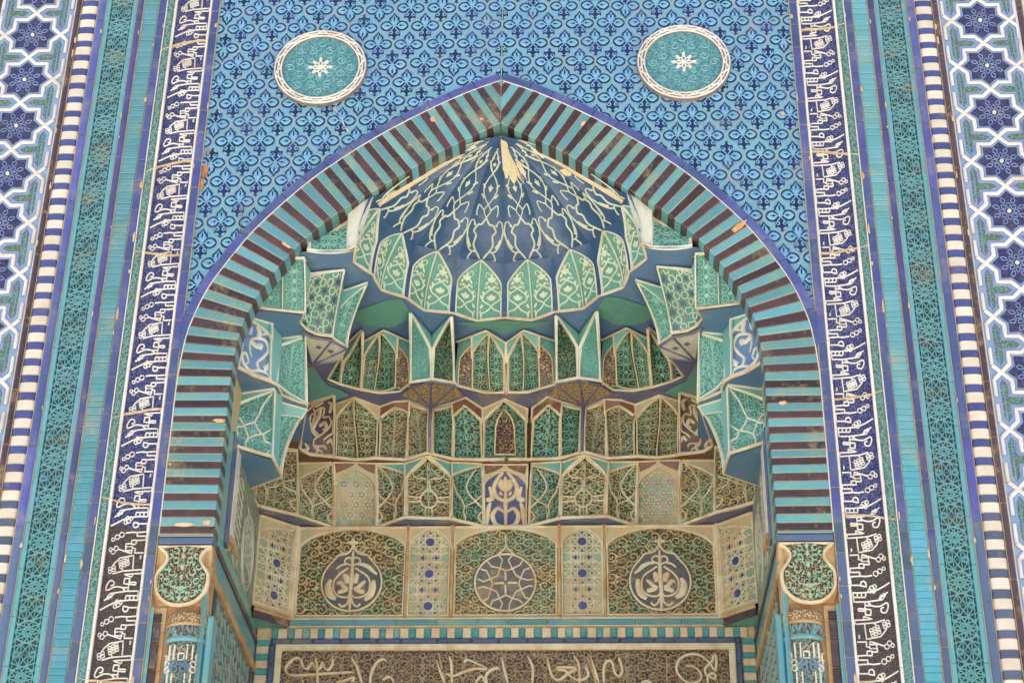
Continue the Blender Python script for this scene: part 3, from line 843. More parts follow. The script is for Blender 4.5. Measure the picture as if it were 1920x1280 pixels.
m = MB(); S7 = Plane(.0)
stroke(m,S7,[q for q in vo_c[::3] if q[1] > 4.97],.007,.004,0); stroke(m,S7,[(-q[0],q[1]) for q in vo_c[::3] if q[1] > 4.97],.007,.004,0)
m.build('white_joint', M['white'], r2)
# ------------------------------------------------ ornaments inside a facet (u,v in 0..1)
def orn_ogee(P, clip, mir=False):
    m = MB(); f = (lambda q: (1-q[0],q[1])) if mir else (lambda q: q)
    A = [(1,1),(.70,.86),(.52,.68),(.55,.56),(.78,.42),(1.0,.30)]
    B = [(1,.55),(.78,.42),(.60,.36),(.48,.30),(.46,.20),(.52,.12),(.44,.0)]
    Cc = [(1.0,.30),(.92,.24),(.86,.18),(.92,.10),(1,.08)]
    D = [(.06,.70),(.14,.55),(.28,.46),(.40,.40),(.48,.30)]
    for L in (A,B,Cc,D): stroke(m,P,cat([f(q) for q in L],4),.0085,.010,P.base,clip=clip)
    return [('strapwork', m, 'cream')]
def orn_ogee_white(P, clip):
    m = MB()
    A = [(.98,.98),(.70,.80),(.58,.62),(.52,.52),(.62,.40),(.74,.34),(1.0,.46)]
    B = [(.52,.52),(.34,.47),(.24,.42),(.10,.38),(.14,.2),(.05,.1)]
    Cc = [(.12,.56),(.26,.44),(.36,.32),(.40,.26),(.36,.14),(.40,.0)]
    D = [(.74,.34),(.62,.32),(.48,.28),(.40,.22),(.38,.16)]
    E = [(.74,.34),(.80,.24),(.94,.20),(.95,.12),(.86,.06),(.98,.0)]
    for L in (A,B,Cc,D,E): stroke(m,P,cat(L,4),.0095,.010,P.base,clip=clip)
    return [('white_strapwork', m, 'ivory')]
def plum(P):
    m = MB()
    for sx in (0,1):
        g = lambda u: 1-u if sx else u
        blob(m,P,[(g(a),b) for a,b in ((.03,.985),(.47,.985),(.44,.955),(.28,.90),(.06,.84))],.004,0)
    return [('plum_spandrel', m, 'brownsoffit')]
def orn_hex(P, clip, a=.031, mats=('cream','navytrim')):
    m, d = MB(), MB(); W, H = P.W, P.H
    row = 0; y = .03
    while y < H:
        x = -.2 + (a*1.0 if row % 2 else 0)
        x0 = (W/2) % (2*a)
        k = -6
        while k < 7:
            cx = W/2+k*2*a+(a if row%2 else 0); R = a*.66
            f = lambda q: (q[0]/W, q[1]/H)
            hexa = [(cx+R*math.cos(PI/6+i*PI/3),y+R*math.sin(PI/6+i*PI/3)) for i in range(7)]
            dd = [f(q) for q in hexa[:6]]
            if clip(*f((cx,y))):
                blob(d,P,[(min(max(q[0],.02),.98),q[1]) for q in dd],.002,P.base,clip=clip)
                stroke(m,P,lin([f(q) for q in hexa],2),.0058,.006,P.base,clip=clip,smooth=False)
            for i in range(3):
                t = i*PI/3; L = [(cx+s_*a*math.cos(t),y+s_*a*math.sin(t)) for s_ in (-1,-.5,0,.5,1)]
                stroke(m,P,[f(q) for q in L],.0048,.006,P.base,clip=clip)
            k += 1
        y += a*1.74; row += 1
    return [('hexagon_inlay', d, mats[1]), ('strapwork', m, mats[0])]+plum(P)
def orn_star(P, clip, navy='starnavy', cx=.5, per=.178, R=.034, y0=.10):
    m, d = MB(), MB(); W, H = P.W, P.H
    f = lambda q: (q[0]/W, q[1]/H)
    X = cx*W; k = 0; y = y0
    while y < H+.05:
        blob(d,P,[f(q) for q in starpoly((X,y),.034,.025,8)],.003,P.base,clip=clip)
        ym = y+per/2
        for sx in (-.034,.034):
            blob(d,P,[f(q) for q in starpoly((X+sx,ym),.019,.008,4)],.003,P.base,clip=clip)
        for sx in (-.008,.008):
            stroke(m,P,[f((X+sx,ym+q)) for q in (-.03,-.015,0,.015,.03)],.0064,.006,P.base,clip=clip)
        for sy in (-.02,.02):
            stroke(m,P,lin([f((X-.08,ym+sy)),f((X+.08,ym+sy))],8),.0064,.006,P.base,clip=clip)
        for sx in (-.034,.034):
            for sy in (-.052,.052):
                blob(d,P,[f(q) for q in starpoly((X+sx*1.75,ym+sy),.012,.006,4)],.003,P.base,clip=clip)
        for sx in (-.056,.056):
            stroke(m,P,lin([f((X+sx,y-per/2)),f((X+sx,y+per/2))],10),.0060,.006,P.base,clip=clip)
        for a4 in range(4):
            th = PI*a4/4; dr = (math.cos(th),math.sin(th)); nr = (-dr[1],dr[0])
            for off in (-.062,-.0245,.0245,.062):
                L = [(X+nr[0]*off+dr[0]*t*.008,y+nr[1]*off+dr[1]*t*.008) for t in range(-16,17)]
                L = [q for q in L if abs(q[1]-y) <= per/2]
                stroke(m,P,[f(q) for q in L],.0056,.006,P.base,clip=clip,smooth=False)
        for j in range(8):
            t = 2*PI*j/8; blob(d,P,[f(q) for q in almond((X+.052*math.sin(t),y+.052*math.cos(t)),.008,.005,3,PI/2-t)],.002,P.base,clip=clip)
        y += per
    return [('star_inlay', d, navy), ('strapwork', m, 'cream')]
def orn_hexstar(P, clip):
    """white hexagon rings round navy six-pointed stars"""
    m, d, g = MB(), MB(), MB(); W, H = P.W, P.H; a = .0225
    f = lambda q: (q[0]/W, q[1]/H)
    for j in range(-1,16):
        for i in range(-10,14):
            cx = 2*a*i+a*j; y = j*a*1.74
            if not (0 < cx < W): continue
            if (i-j) % 3 == 0: blob(d,P,[f(q) for q in starpoly((cx,y),.021,.0105,6)],.003,P.base,clip=clip)
            else:
                e = ell((cx,y),.0185,.0185,6)
                blob(g,P,[f(q) for q in ell((cx,y),.014,.014,6)],.002,P.base,clip=clip)
                stroke(m,P,[f(q) for q in lin(e+[e[0]],2)],.0068,.006,P.base,clip=clip,smooth=False)
    return [('star_inlay', d, 'cobalt_dk'), ('hexagon_inlay', g, 'petal'), ('white_strapwork', m, 'ivory')]
def orn_floral(P, clip, mat='ivory', v=0):
    m = MB()
    if v == 0:   # upright palmette (navy centre niche)
        Ls = [([(.5,.0),(.5,.2),(.5,.45),(.5,.62)],.014),([(.5,.45),(.30,.52),(.24,.66),(.36,.82),(.5,.92)],.016),([(.5,.45),(.70,.52),(.76,.66),(.64,.82),(.5,.92)],.016),
              ([(.5,.05),(.28,.08),(.20,.22),(.32,.34),(.46,.28)],.017),([(.5,.05),(.72,.08),(.80,.22),(.68,.34),(.54,.28)],.017),
              ([(.06,.05),(.10,.3),(.16,.42)],.018),([(.94,.05),(.90,.3),(.84,.42)],.018),([(.06,.45),(.2,.5),(.14,.66)],.020),([(.94,.45),(.8,.5),(.86,.66)],.020),
              ([(.5,.62),(.40,.70),(.42,.78)],.022),([(.5,.62),(.60,.70),(.58,.78)],.022),([(.5,.6),(.5,.82)],.020),([(.42,.58),(.36,.56)],.018),([(.58,.58),(.64,.56)],.018)]
    elif v == 1:  # running vine with leaves (white on blue)
        Ls = [([(.98,.03),(.92,.14),(.70,.16),(.45,.10),(.22,.16),(.10,.28),(.20,.36),(.34,.24),(.22,.14)],.011),
              ([(.70,.16),(.62,.28),(.80,.42),(.93,.56),(.80,.70),(.52,.70),(.30,.62),(.34,.44),(.42,.34)],.012),
              ([(.30,.62),(.52,.56),(.68,.60),(.64,.50)],.020),([(.52,.70),(.58,.80),(.44,.90)],.018),([(.44,.88),(.66,.90),(.80,.78)],.024),
              ([(.80,.20),(.94,.26),(.98,.34)],.022),([(.45,.10),(.46,.02)],.016),([(.22,.70),(.26,.86)],.012)]
    else:  # heavy arabesque on navy
        Ls = [([(.70,.02),(.70,.10),(.50,.18),(.46,.32),(.66,.42),(.86,.54),(.80,.68),(.60,.70),(.62,.84),(.44,.86),(.26,.78)],.011),
              ([(.34,.50),(.36,.62),(.46,.74),(.50,.88)],.028),([(.34,.50),(.48,.42),(.60,.36)],.022),([(.52,.56),(.66,.60),(.76,.50),(.64,.48)],.020),
              ([(.24,.30),(.28,.50),(.20,.66),(.24,.80)],.018),([(.10,.20),(.14,.5),(.08,.78)],.010),([(.80,.74),(.86,.86),(.76,.92)],.020),
              ([(.20,.06),(.34,.14),(.24,.22)],.016),([(.92,.62),(.94,.42),(.80,.36),(.70,.30)],.012),([(.10,.86),(.3,.97),(.5,.93)],.014),([(.36,.30),(.30,.42),(.34,.50)],.014),([(.55,.06),(.60,.14),(.52,.22)],.014),([(.30,.66),(.34,.78),(.28,.88)],.012),([(.58,.20),(.74,.20),(.80,.14)],.012),([(.80,.24),(.90,.30),(.96,.2)],.016),([(.30,.92),(.6,.95)],.016)]
    for L,w in Ls:
        q = cat(L,5); n = len(q); w *= (1.0 if v == 2 else 1.22)
        ws = [w*(.55+.75*math.sin(PI*min(i/(n-1)*.9+.12,1))) for i in range(n)] if w > .0125 else w
        stroke(m,P,q,ws,.007,P.base,clip=clip)
    return [('floral_relief', m, mat)]
def orn_circle(P, clip):
    m = MB(); W, H = P.W, P.H
    c = (.5,.36); r = .050
    e = [(c[0]+r/W*math.cos(2*PI*i/24),c[1]+r/H*math.sin(2*PI*i/24)) for i in range(25)]
    stroke(m,P,e,.0085,.010,P.base)
    for s_ in (-1,1):
        stroke(m,P,cat([(.5+s_*.07,c[1]+r/H*.95),(.5+s_*.08,.66),(.5+s_*.30,.72),(.5+s_*.34,.84),(.5,.97)],4),.0078,.010,P.base,clip=clip)
        stroke(m,P,cat([(.5+s_*r/W*.95,c[1]+.03),(.5+s_*.46,c[1]+.05)],3),.0078,.010,P.base,clip=clip)
        stroke(m,P,cat([(.5+s_*r/W*.95,c[1]-.03),(.5+s_*.46,c[1]-.05)],3),.0078,.010,P.base,clip=clip)
        stroke(m,P,cat([(.5+s_*.08,c[1]-r/H*.95),(.5+s_*.09,.12),(.5,.0)],3),.0078,.010,P.base,clip=clip)
    return [('strapwork', m, 'cream')]
def orn_trefoil(P, clip):
    m = MB()
    for L in ([(.28,.02),(.30,.18),(.28,.28),(.36,.38),(.52,.42),(.66,.50),(.98,.58)],[(.52,.62),(.66,.50),(.74,.42),(.92,.38),(.98,.28),(.84,.22),(.90,.14),(.98,.1)],[(.18,.5),(.24,.36),(.34,.26),(.30,.18)]):
        stroke(m,P,cat(L,4),.0085,.010,P.base,clip=clip)
    return [('strapwork', m, 'cream')]
def orn_petal(P, clip):
    """pale flowers and crossing stems in both halves of a petal"""
    m = MB(); W, H = P.W, P.H
    for c in (.26,.74):
        f = lambda x,y: (c+x*.21, y)
        for s_ in (-1,1):
            stroke(m,P,cat([f(-s_*.75,.03),f(-s_*.85,.14),f(-s_*.3,.20),f(s_*.15,.30),f(s_*.72,.38),f(s_*.66,.48),f(0,.57),f(-s_*.3,.62)],4),.0082,.004,P.base,clip=clip)
            stroke(m,P,cat([f(s_*.75,.10),f(s_*.95,.20)],2),.010,.004,P.base,clip=clip)
            stroke(m,P,cat([f(s_*.72,.38),f(s_*.95,.47)],2),.008,.004,P.base,clip=clip)
            stroke(m,P,cat([f(0,.57),f(s_*.5,.60),f(s_*.55,.56)],3),.008,.004,P.base,clip=clip)
            stroke(m,P,cat([f(0,.76),f(s_*.35,.82),f(s_*.55,.80),f(s_*.5,.75)],3),.006,.004,P.base,clip=clip)
        for s_ in (-1,1):
            for (x,y,q_) in ((.82,.28,.5),(.70,.50,-.4),(.42,.66,.6),(.86,.06,.2)):
                blob(m,P,[(c+(s_*x*.21)+q[0]/W,y+q[1]/H) for q in almond((0,0),.016,.007,4,PI/2+s_*q_)],.004,P.base,clip=clip)
        for y,a,b in ((.09,.020,.022),(.41,.022,.030),(.71,.020,.024)):
            if y == .09: o = [(c+q[0]/W,y+q[1]/H) for q in starpoly((0,0),.032,.016,6,.3)]
            else: o = [f(q[0],y+q[1]) for q in ((0,-.05),(.30,-.02),(.42,.03),(.16,.04),(0,.075),(-.16,.04),(-.42,.03),(-.30,-.02))]
            blob(m,P,o,.004,P.base,clip=clip)
        stroke(m,P,cat([f(0,.74),f(.0,.86),f(.12 if c<.5 else -.12,.94)],3),.007,.004,P.base,clip=clip)
        blob(m,P,[f(q[0]*.8+(.2 if c<.5 else -.2),.885+q[1]) for q in ((0,-.03),(.28,.0),(0,.04),(-.28,0))],.004,P.base,clip=clip)
    return [('flower_relief', m, 'domeline')]
def orn_inner(v1=.86, pad=.16, mat='navytrim', roundtop=True):
    def g(P, clip):
        m = MB()
        o = [(pad,.10),(1-pad,.10)] + ([(1-pad,v1-.14),(.75,v1-.04),(.5,v1),(.25,v1-.04),(pad,v1-.14)] if roundtop else [(1-pad,v1),(pad,v1)])
        stroke(m,P,lin(o+[o[0]],4),.006,.0035,P.base,clip=clip)
        return [('inner_edging', m, mat)]
    return g
def orn_small_arch(P, clip):
    m, d = MB(), MB()
    o = []
    for i in range(13):
        u = .26+.48*i/12; t = abs(u-.5)/.24
        o.append((u,.14+.46+.25*(.75*math.sqrt(max(1-t*t,0))+.25*(1-t))))
    out = [(.26,.14)]+[(.74,.14)]+o[::-1]
    rows = [[P(u,.14+(v-.14)*k/6,P.base+.008) for u,v in o] for k in range(7)]
    uv = [[(u*P.W,(.14+(v-.14)*k/6)*P.H) for u,v in o] for k in range(7)]
    d.grid(rows,uv,False)
    stroke(m,P,lin([(.26,.14),(.26,.60)],4)+o[1:-1]+lin([(.74,.60),(.74,.14)],4)+lin([(.74,.14),(.26,.14)],4)[1:],.009,.016,P.base)
    return [('inner_panel', d, 'carv_cap_br'), ('inner_frame', m, 'cream')]
M['carv_cap_br'] = carved('carved_rust', srgb(150,112,84), srgb(62,44,40), 36, srgb(112,84,84), .6, .1, 9, .5, .4, .5, 1, .008)
M['medalnavy'] = glaze('medallion_grey_navy', srgb(82,86,92), srgb(104,96,86), .2, .5, .45)
M['cap_relief'] = glaze('capital_relief_glaze', srgb(146,190,168), srgb(166,180,150), .2, .5, .4)
M['starnavy'] = glaze('niche_star_navy', srgb(58,70,116), srgb(70,84,128), .2, .4, .4)
M['navypanel'] = glaze('navy_panel_glaze', srgb(66,70,116), srgb(76,82,126), .2, .3, .35)
M['bluepanel'] = glaze('soft_blue_panel_glaze', srgb(96,130,178), srgb(108,142,186), .12, .2, .35)
M['navybrown'] = glaze('dusty_navy_glaze', srgb(70,68,112), srgb(118,98,84), .2, .5, .45)
M['greenpale'] = glaze('pale_green_glaze', srgb(126,158,136), srgb(170,168,136), .2, .4, .45)
M['fanwhite'] = plaster('ivory_fan', srgb(206,208,190), srgb(192,196,178), 12, .6, CLAY, .2)
M['carv_flank'] = carved('carved_flank', srgb(172,158,124), srgb(100,76,58), 34, srgb(120,116,120), .8, .1, 9, .5, .5, .5, 1, .006)

SCROLL = {'carv_green':('rel_green',.046),'carv_greenbr':('rel_greenbr',.046),'carv_brown':('rel_brown',.046),'carv_teal':('rel_teal',.048),'carv_medal':('rel_medal',.056),'carv_medal_d':('rel_medal',.046)}
def scrollwork(P, clip, st, halves, seed, w=.0068, h=.0055):
    """mirrored vine scrolls with buds, carved in relief"""
    m = MB(); rr = random.Random(seed); W, H = P.W, P.H
    for (ua,ub) in halves:
        c = (ua+ub)/2*W; wh = (ub-ua)/2*W
        f = lambda x,y: ((c+x)/W, y/H)
        n = max(1, round(wh/st)); sx_ = wh/n; rows = max(2, round(H/st)); sy = H/rows
        hand = rr.choice((1,-1))
        for j in range(rows+1):
            for i in range(n):
                x, y = (i+.5)*sx_, (j+.5*(i%2))*sy
                d = hand*(1 if (i+j)%2 else -1); a0 = rr.uniform(-.3,.3)+(PI/2 if d > 0 else -PI/2); tn = rr.uniform(6.5,9)
                for s_ in (-1,1):
                    R = min(sx_,sy)*.52
                    L = [f(s_*(x+R*(1-.82*t)*math.cos(a0+d*tn*t)),y+R*(1-.82*t)*math.sin(a0+d*tn*t)) for t in [k/15 for k in range(16)]]
                    stroke(m,P,L,[w*(1.15-.5*k/15) for k in range(16)],h,P.base,clip=clip)
                    stroke(m,P,[f(s_*(x+R*.2),y+R*.9),f(s_*(x+R*.75),y+R*1.15),f(s_*(x+R*1.05),y+R*.75)],w*1.1,h,P.base,clip=clip)
                    o = almond((s_*(x+d*R*.95),y-R*.85),R*.42,R*.22,4,s_*d*.8)
                    blob(m,P,[f(*q) for q in o],h,P.base,clip=clip)
            blob(m,P,[f(*q) for q in almond((0,(j+.5)*sy),sy*.30,sx_*.24,4,PI/2)],h,P.base,clip=clip)
    return m
# ------------------------------------------------ a muqarnas cell
def cell(name, label, group, pts, kind, infill, web, frame='cream', s=.6, a=.97, u0=0., u1=1., p=1.6, rec=.012, fw=.0105, orn=None, rib=None, catg='muqarnas niche', both=True, k=.74, flank=None, b0=.03, fh=.006, avoid=None, ridge=True):
    P = Patch(pts, p); P.base = -rec
    if catg == 'muqarnas niche':
        P.conc = .030; P.span = (u0,u1)
        if rib: P.vee = ((rib if isinstance(rib,float) and rib > .05 else .5)-u0)/(u1-u0)
    elif catg == 'bracket facet': P.conc = .014; P.span = (u0,u1)
    uc = {'arch':(u0+u1)/2,'half_r':u1,'half_l':u0}.get(kind,.5)
    if kind == 'arch' and rib: uc = rib if isinstance(rib, float) and rib > .05 else uc
    f = lambda t: k*math.sqrt(max(0,1-(1-t)**2))+(1-k)*t
    def vt(u):
        if kind == 'rect': return a
        if kind == 'half_r': return s+(a-s)*f(min(max((u-u0)/(uc-u0),0),1))
        if kind == 'half_l': return s+(a-s)*f(min(max((u1-u)/(u1-uc),0),1))
        t = (u-u0)/(uc-u0) if u <= uc else (u1-u)/(u1-uc)
        return s+(a-s)*f(min(max(t,0),1))
    e = .5*fw/P.W
    clip = lambda u,v: u0+e < u < u1-e and b0+e*.6 < v < vt(u)-.012
    base = V((sum(q[0] for q in pts)/6, sum(q[1] for q in pts)/6, min(q[2] for q in pts)))
    r = thing(name, label.replace('{s}','left'), catg, base, group)
    n = 24; us = [u0+(u1-u0)*(.5-.5*math.cos(PI*i/n)) for i in range(n+1)]
    us = sorted(set([round(q,4) for q in us]+([.5] if u0 < .5 < u1 else [])))
    nv = 10
    m = MB()
    m.grid([[P(u,b0+(vt(u)-b0)*j/nv,-rec) for u in us] for j in range(nv+1)], [[(u*P.W,(b0+(vt(u)-b0)*j/nv)*P.H) for u in us] for j in range(nv+1)], False)
    pn = m.build('panel', M[infill], r)
    # spandrel web round the arch
    m = MB(); wu = sorted(set(us))
    if kind != 'rect' or a < .99:
        m.grid([[P(u,vt(u)+(1.0-vt(u))*j/5) for u in wu] for j in range(6)], [[(u*P.W,(vt(u)+(1.0-vt(u))*j/5)*P.H) for u in wu] for j in range(6)], False)
    if b0 > 0: m.grid([[P(u,b0*j) for u in us] for j in (0,1)],None,False)
    for q0,q1 in ((0,u0),(u1,1)):
        if q1-q0 > .01 and not flank: m.grid([[P(q0+(q1-q0)*i/3,j/8) for i in range(4)] for j in range(9)],[[((q0+(q1-q0)*i/3)*P.W,j/8*P.H) for i in range(4)] for j in range(9)],False)
    if m.v: m.build('web', M[web], r)
    if flank:
        m = MB(); mf = MB()
        for q0,q1,sd in ((0,u0,-1),(u1,1,1)):
            if q1-q0 > .02:
                rows = []; uvs = []
                for j in range(13):
                    v = j/12*.98; w_ = (1-max(0,(v-s)/(1.0-s))**2.0) if v > s else 1
                    x1 = (q0 if sd < 0 else q1); x0 = (q1 if sd < 0 else q0)
                    # the flank follows the arch inwards near its top
                    lo = x0
                    if v > s:
                        # innermost u on the arch at this height
                        cand = [u for u in us if vt(u) >= v and (u <= uc if sd < 0 else u >= uc)]
                        lo = (min(cand) if sd < 0 else max(cand)) if cand else uc
                    hi = lo+(x1-x0)*w_*.82
                    rows.append([P(min(max(lo+(hi-lo)*i/3,0),1),v,-.004*i) for i in range(4)]); uvs.append([((lo+(hi-lo)*i/3)*P.W,v*P.H) for i in range(4)])
                    if j: pass
                m.grid(rows,uvs,False)
                edge = [rw[3] for rw in rows]
                mf.ribbon(edge,[P.n(.5,.5)]*len(edge),.009,.008)
                x0 = u0 if sd < 0 else u1; x1 = 0 if sd < 0 else 1
                mb_ = MB(); mb_.grid([[P(x0+(x1-x0)*i/3,j/8,-.016) for i in range(4)] for j in range(9)],None,False); mb_.build('web', M[web], r)
        m.build('flank', M[flank], r); mf.build('flank_edge', M[frame], r)
    m = MB()
    o = lin([(u0+e,b0+.01),(u0+e,vt(u0+e))],6) if kind != 'half_l' else lin([(u0+e,b0+.01),(u0+e,a-.01)],8)
    top = [(u,vt(u)) for u in us if u0+e < u < u1-e]
    o += top
    o += lin([(u1-e,vt(u1-e)),(u1-e,b0+.01)],6)
    stroke(m,P,o,fw,rec+fh,-rec)
    stroke(m,P,lin([(u0,b0+.012),(u1,b0+.012)],8),fw,rec+fh,-rec)
    m.build('frame', M[frame], r)
    if ridge:
        m = MB(); stroke(m,P,[(.01+.98*i/16,.992) for i in range(17)],fw*1.15,.009,0)
        for q,vq in ((u0,vt(u0+.001)),(u1,vt(u1-.001))):
            qq = min(max(q,.012),.988)
            if vq < .9: stroke(m,P,[(qq,vq-.02+(1.01-vq)*i/5) for i in range(6)],fw*1.1,.008,0)
        m.build('ridge', M[frame], r)
    if rib:
        ru = rib if isinstance(rib,float) and rib > .05 else .5
        m = MB(); stroke(m,P,[(ru,b0+(vt(ru)-b0)*j/10) for j in range(11)],fw*.72,rec+fh*.7,-rec); m.build('rib', M[frame], r)
    if infill in SCROLL:
        rm, st = SCROLL[infill]
        hv = [(u0,u1)]
        if rib: 
            ru = rib if isinstance(rib,float) and rib > .05 else .5
            hv = [(u0,ru),(ru,u1)]
        c2 = clip
        if avoid:
            cu, cv_, ra = avoid; c2 = lambda u,v: clip(u,v) and math.hypot((u-cu)*P.W,(v-cv_)*P.H) > ra
        e2 = (lambda u,v: c2(u,v) and (not rib or abs(u-ru) > .5*fw/P.W))
        scrollwork(P,e2,st,hv,label).build('scroll_relief', M[rm], pn)
    if orn:
        for nm, mm, mt in orn(P, clip):
            if mm.v: mm.build(nm, M[mt], pn)
    if both: mirror(r, label.replace('{s}','right'))
    return r

# ------------------------------------------------ lowest tier: panels on the back wall
GE = 'panels of the lowest tier in the niche'
B1 = 1.25
def wallpts(x0,x1,z0,z1,y=B1): return [(x0,y,z0),((x0+x1)/2,y,z0),(x1,y,z0),(x0,y,z1),((x0+x1)/2,y,z1),(x1,y,z1)]
cell('star_niche', '{s} corner panel of interlaced strapwork with navy stars, angled beside the reveal', GE, [(-1.268,1.09,5.075),(-1.188,1.162,5.075),(-1.108,1.235,5.075),(-1.268,1.09,5.575),(-1.188,1.162,5.575),(-1.108,1.235,5.575)], 'half_r','greenpale','tealtan','cream',.78,.95,p=1,orn=lambda P,c: orn_star(P,c,cx=.58,y0=.09),fw=.013,catg='tile panel')
cell('star_niche', '{s} slender pointed panel of strapwork and navy stars between two round medallions', GE, wallpts(-.505,-.288,5.06,5.575), 'arch','greenpale','tealtan','cream',.76,.985,p=1,orn=lambda P,c: orn_star(P,c,cx=.5,y0=.075,navy='cobalt_dk'),fw=.012,u0=.02,u1=.98,catg='tile panel')
AV = lambda x0,x1,c,R: ((c[0]-x0)/(x1-x0),(c[1]-5.06)/.515,R)
def medal(P, clip, c, R, strokes, tip, fills=None, disc='medalnavy'):
    m, d = MB(), MB(); S_ = Plane(B1+.012)
    o = [(c[0]+R*math.sin(2*PI*i/40),c[1]+R*math.cos(2*PI*i/40)) for i in range(41)]
    if tip: 
        w = R*.62; yb = c[1]+R*.785
        o = [q for q in o if not (abs(q[0]-c[0]) < w and q[1] > c[1]+R*.6)]
        o = sorted(o, key=lambda q: math.atan2(q[0]-c[0], -(q[1]-c[1])))
        o = cat([(c[0],tip),(c[0]-R*.16,tip-.045),(c[0]-w*.8,yb+.03)],4)+o+cat([(c[0]+w*.8,yb+.03),(c[0]+R*.16,tip-.045),(c[0],tip)],4)
    cen = c
    vs = [S_(q[0],q[1],.003) for q in o]+[S_(c[0],c[1],.003)]
    d.mesh(vs,[[i,i+1,len(o)] for i in range(len(o)-1)],[(q[0],q[1]) for q in o]+[c])
    stroke(m,S_,o,.0115,.010)
    for pl,w in strokes:
        n = len(pl); ws = [w*(.35+.95*math.sin(PI*min(.08+i/(n-1)*.84,1))) for i in range(n)] if w > .0125 else w
        stroke(m,S_,pl,ws,.008,.003)
    return [('medallion_ground', d, disc), ('medallion_relief', m, 'cream')]
def scale_pts(L): return L
MEDL = [ ([(-0.798,5.438),(-0.798,5.386),(-0.798,5.326),(-0.799,5.274),(-0.801,5.219),(-0.800,5.163),(-0.799,5.105)],.017),
 ([(-0.799,5.360),(-0.818,5.367),(-0.838,5.378),(-0.835,5.397),(-0.820,5.405),(-0.804,5.397),(-0.799,5.360)],.010),
 ([(-0.799,5.360),(-0.782,5.367),(-0.760,5.378),(-0.761,5.397),(-0.777,5.406),(-0.792,5.399),(-0.799,5.360)],.010),
 ([(-0.817,5.348),(-0.839,5.332),(-0.865,5.311),(-0.888,5.278),(-0.891,5.245),(-0.884,5.215),(-0.862,5.193),(-0.830,5.184),(-0.810,5.189),(-0.803,5.211)],.011),
 ([(-0.781,5.348),(-0.752,5.326),(-0.723,5.307),(-0.704,5.277),(-0.702,5.240),(-0.708,5.211),(-0.731,5.191),(-0.761,5.183),(-0.786,5.189),(-0.799,5.211)],.011),
 ([(-0.905,5.282),(-0.917,5.252),(-0.912,5.215),(-0.900,5.193),(-0.871,5.175)],.030),
 ([(-0.683,5.277),(-0.685,5.240),(-0.694,5.207),(-0.703,5.189),(-0.726,5.169)],.030),
 ([(-0.771,5.367),(-0.743,5.367),(-0.711,5.352),(-0.693,5.333),(-0.664,5.310)],.018),
 ([(-0.830,5.367),(-0.854,5.364),(-0.871,5.352),(-0.881,5.341)],.010),
 ([(-0.841,5.311),(-0.826,5.293),(-0.821,5.259)],.026),([(-0.768,5.315),(-0.778,5.292),(-0.776,5.259)],.026),
 ([(-0.873,5.259),(-0.856,5.267),(-0.834,5.241),(-0.812,5.233)],.018),([(-0.725,5.274),(-0.741,5.263),(-0.764,5.240),(-0.785,5.233)],.018),
 ([(-0.866,5.211),(-0.846,5.219),(-0.815,5.226)],.021),([(-0.725,5.211),(-0.746,5.218),(-0.778,5.226)],.021),
 ([(-0.804,5.182),(-0.815,5.149),(-0.838,5.134),(-0.856,5.149)],.012),([(-0.796,5.182),(-0.782,5.149),(-0.762,5.134),(-0.746,5.149)],.012),
 ([(-0.799,5.463),(-0.799,5.480),(-0.801,5.514)],.010),([(-0.827,5.495),(-0.814,5.488),(-0.806,5.499)],.013),([(-0.774,5.495),(-0.784,5.488),(-0.796,5.499)],.013)]
MEDC = [[(-0.034,5.412),(-0.017,5.388),(-0.029,5.342),(-0.041,5.300),(-0.080,5.281),(-0.114,5.268),(-0.144,5.282)],[(0.031,5.411),(0.014,5.388),(0.031,5.346),(0.053,5.304),(0.079,5.285),(0.114,5.276),(0.144,5.280)],
 [(-0.094,5.379),(-0.072,5.351),(-0.029,5.342),(0.001,5.327),(0.032,5.337),(0.074,5.360),(0.087,5.383)],[(-0.128,5.337),(-0.098,5.328),(-0.080,5.286),(-0.066,5.258),(-0.075,5.226),(-0.087,5.176),(-0.112,5.162)],
 [(0.122,5.341),(0.096,5.332),(0.079,5.290),(0.069,5.258),(0.084,5.216),(0.102,5.179),(0.127,5.170)],[(-0.143,5.231),(-0.113,5.240),(-0.075,5.226),(-0.044,5.212),(-0.031,5.175),(-0.014,5.148),(-0.026,5.112)],
 [(0.144,5.239),(0.123,5.244),(0.084,5.225),(0.054,5.212),(0.037,5.175),(0.021,5.143),(0.021,5.111)],[(-0.077,5.135),(-0.065,5.162),(-0.031,5.175),(0.003,5.194),(0.037,5.175),(0.072,5.166),(0.089,5.148)],
 [(-0.047,5.416),(-0.013,5.444),(-0.000,5.468),(0.017,5.444),(0.048,5.416)],[(-0.034,5.421),(0.031,5.421)],[(-0.000,5.468),(-0.001,5.525)]]
MEDX = [([(-0.001,5.318),(-0.000,5.295),(-0.000,5.270)],.012),([(0.000,5.249),(0.000,5.230),(0.001,5.198)],.012),([(-0.058,5.258),(-0.032,5.260),(-0.006,5.260)],.012),([(0.011,5.260),(0.032,5.262),(0.062,5.260)],.012)]
cell('medallion_panel', '{s} medallion panel with a pale palmette in a pointed round frame', GE, wallpts(-1.085,-.520,5.06,5.575), 'arch','carv_medal','tealtan','cream',.74,.985,p=1,u0=.01,u1=.99,k=.92,fw=.012,catg='tile panel',avoid=AV(-1.085,-.520,(-.797,5.266),.165),
     orn=lambda P,c: medal(P,c,(-.797,5.266),.156,[(lin(l,3) if len(l)<3 else cat(l,4),w) for l,w in MEDL],5.478))
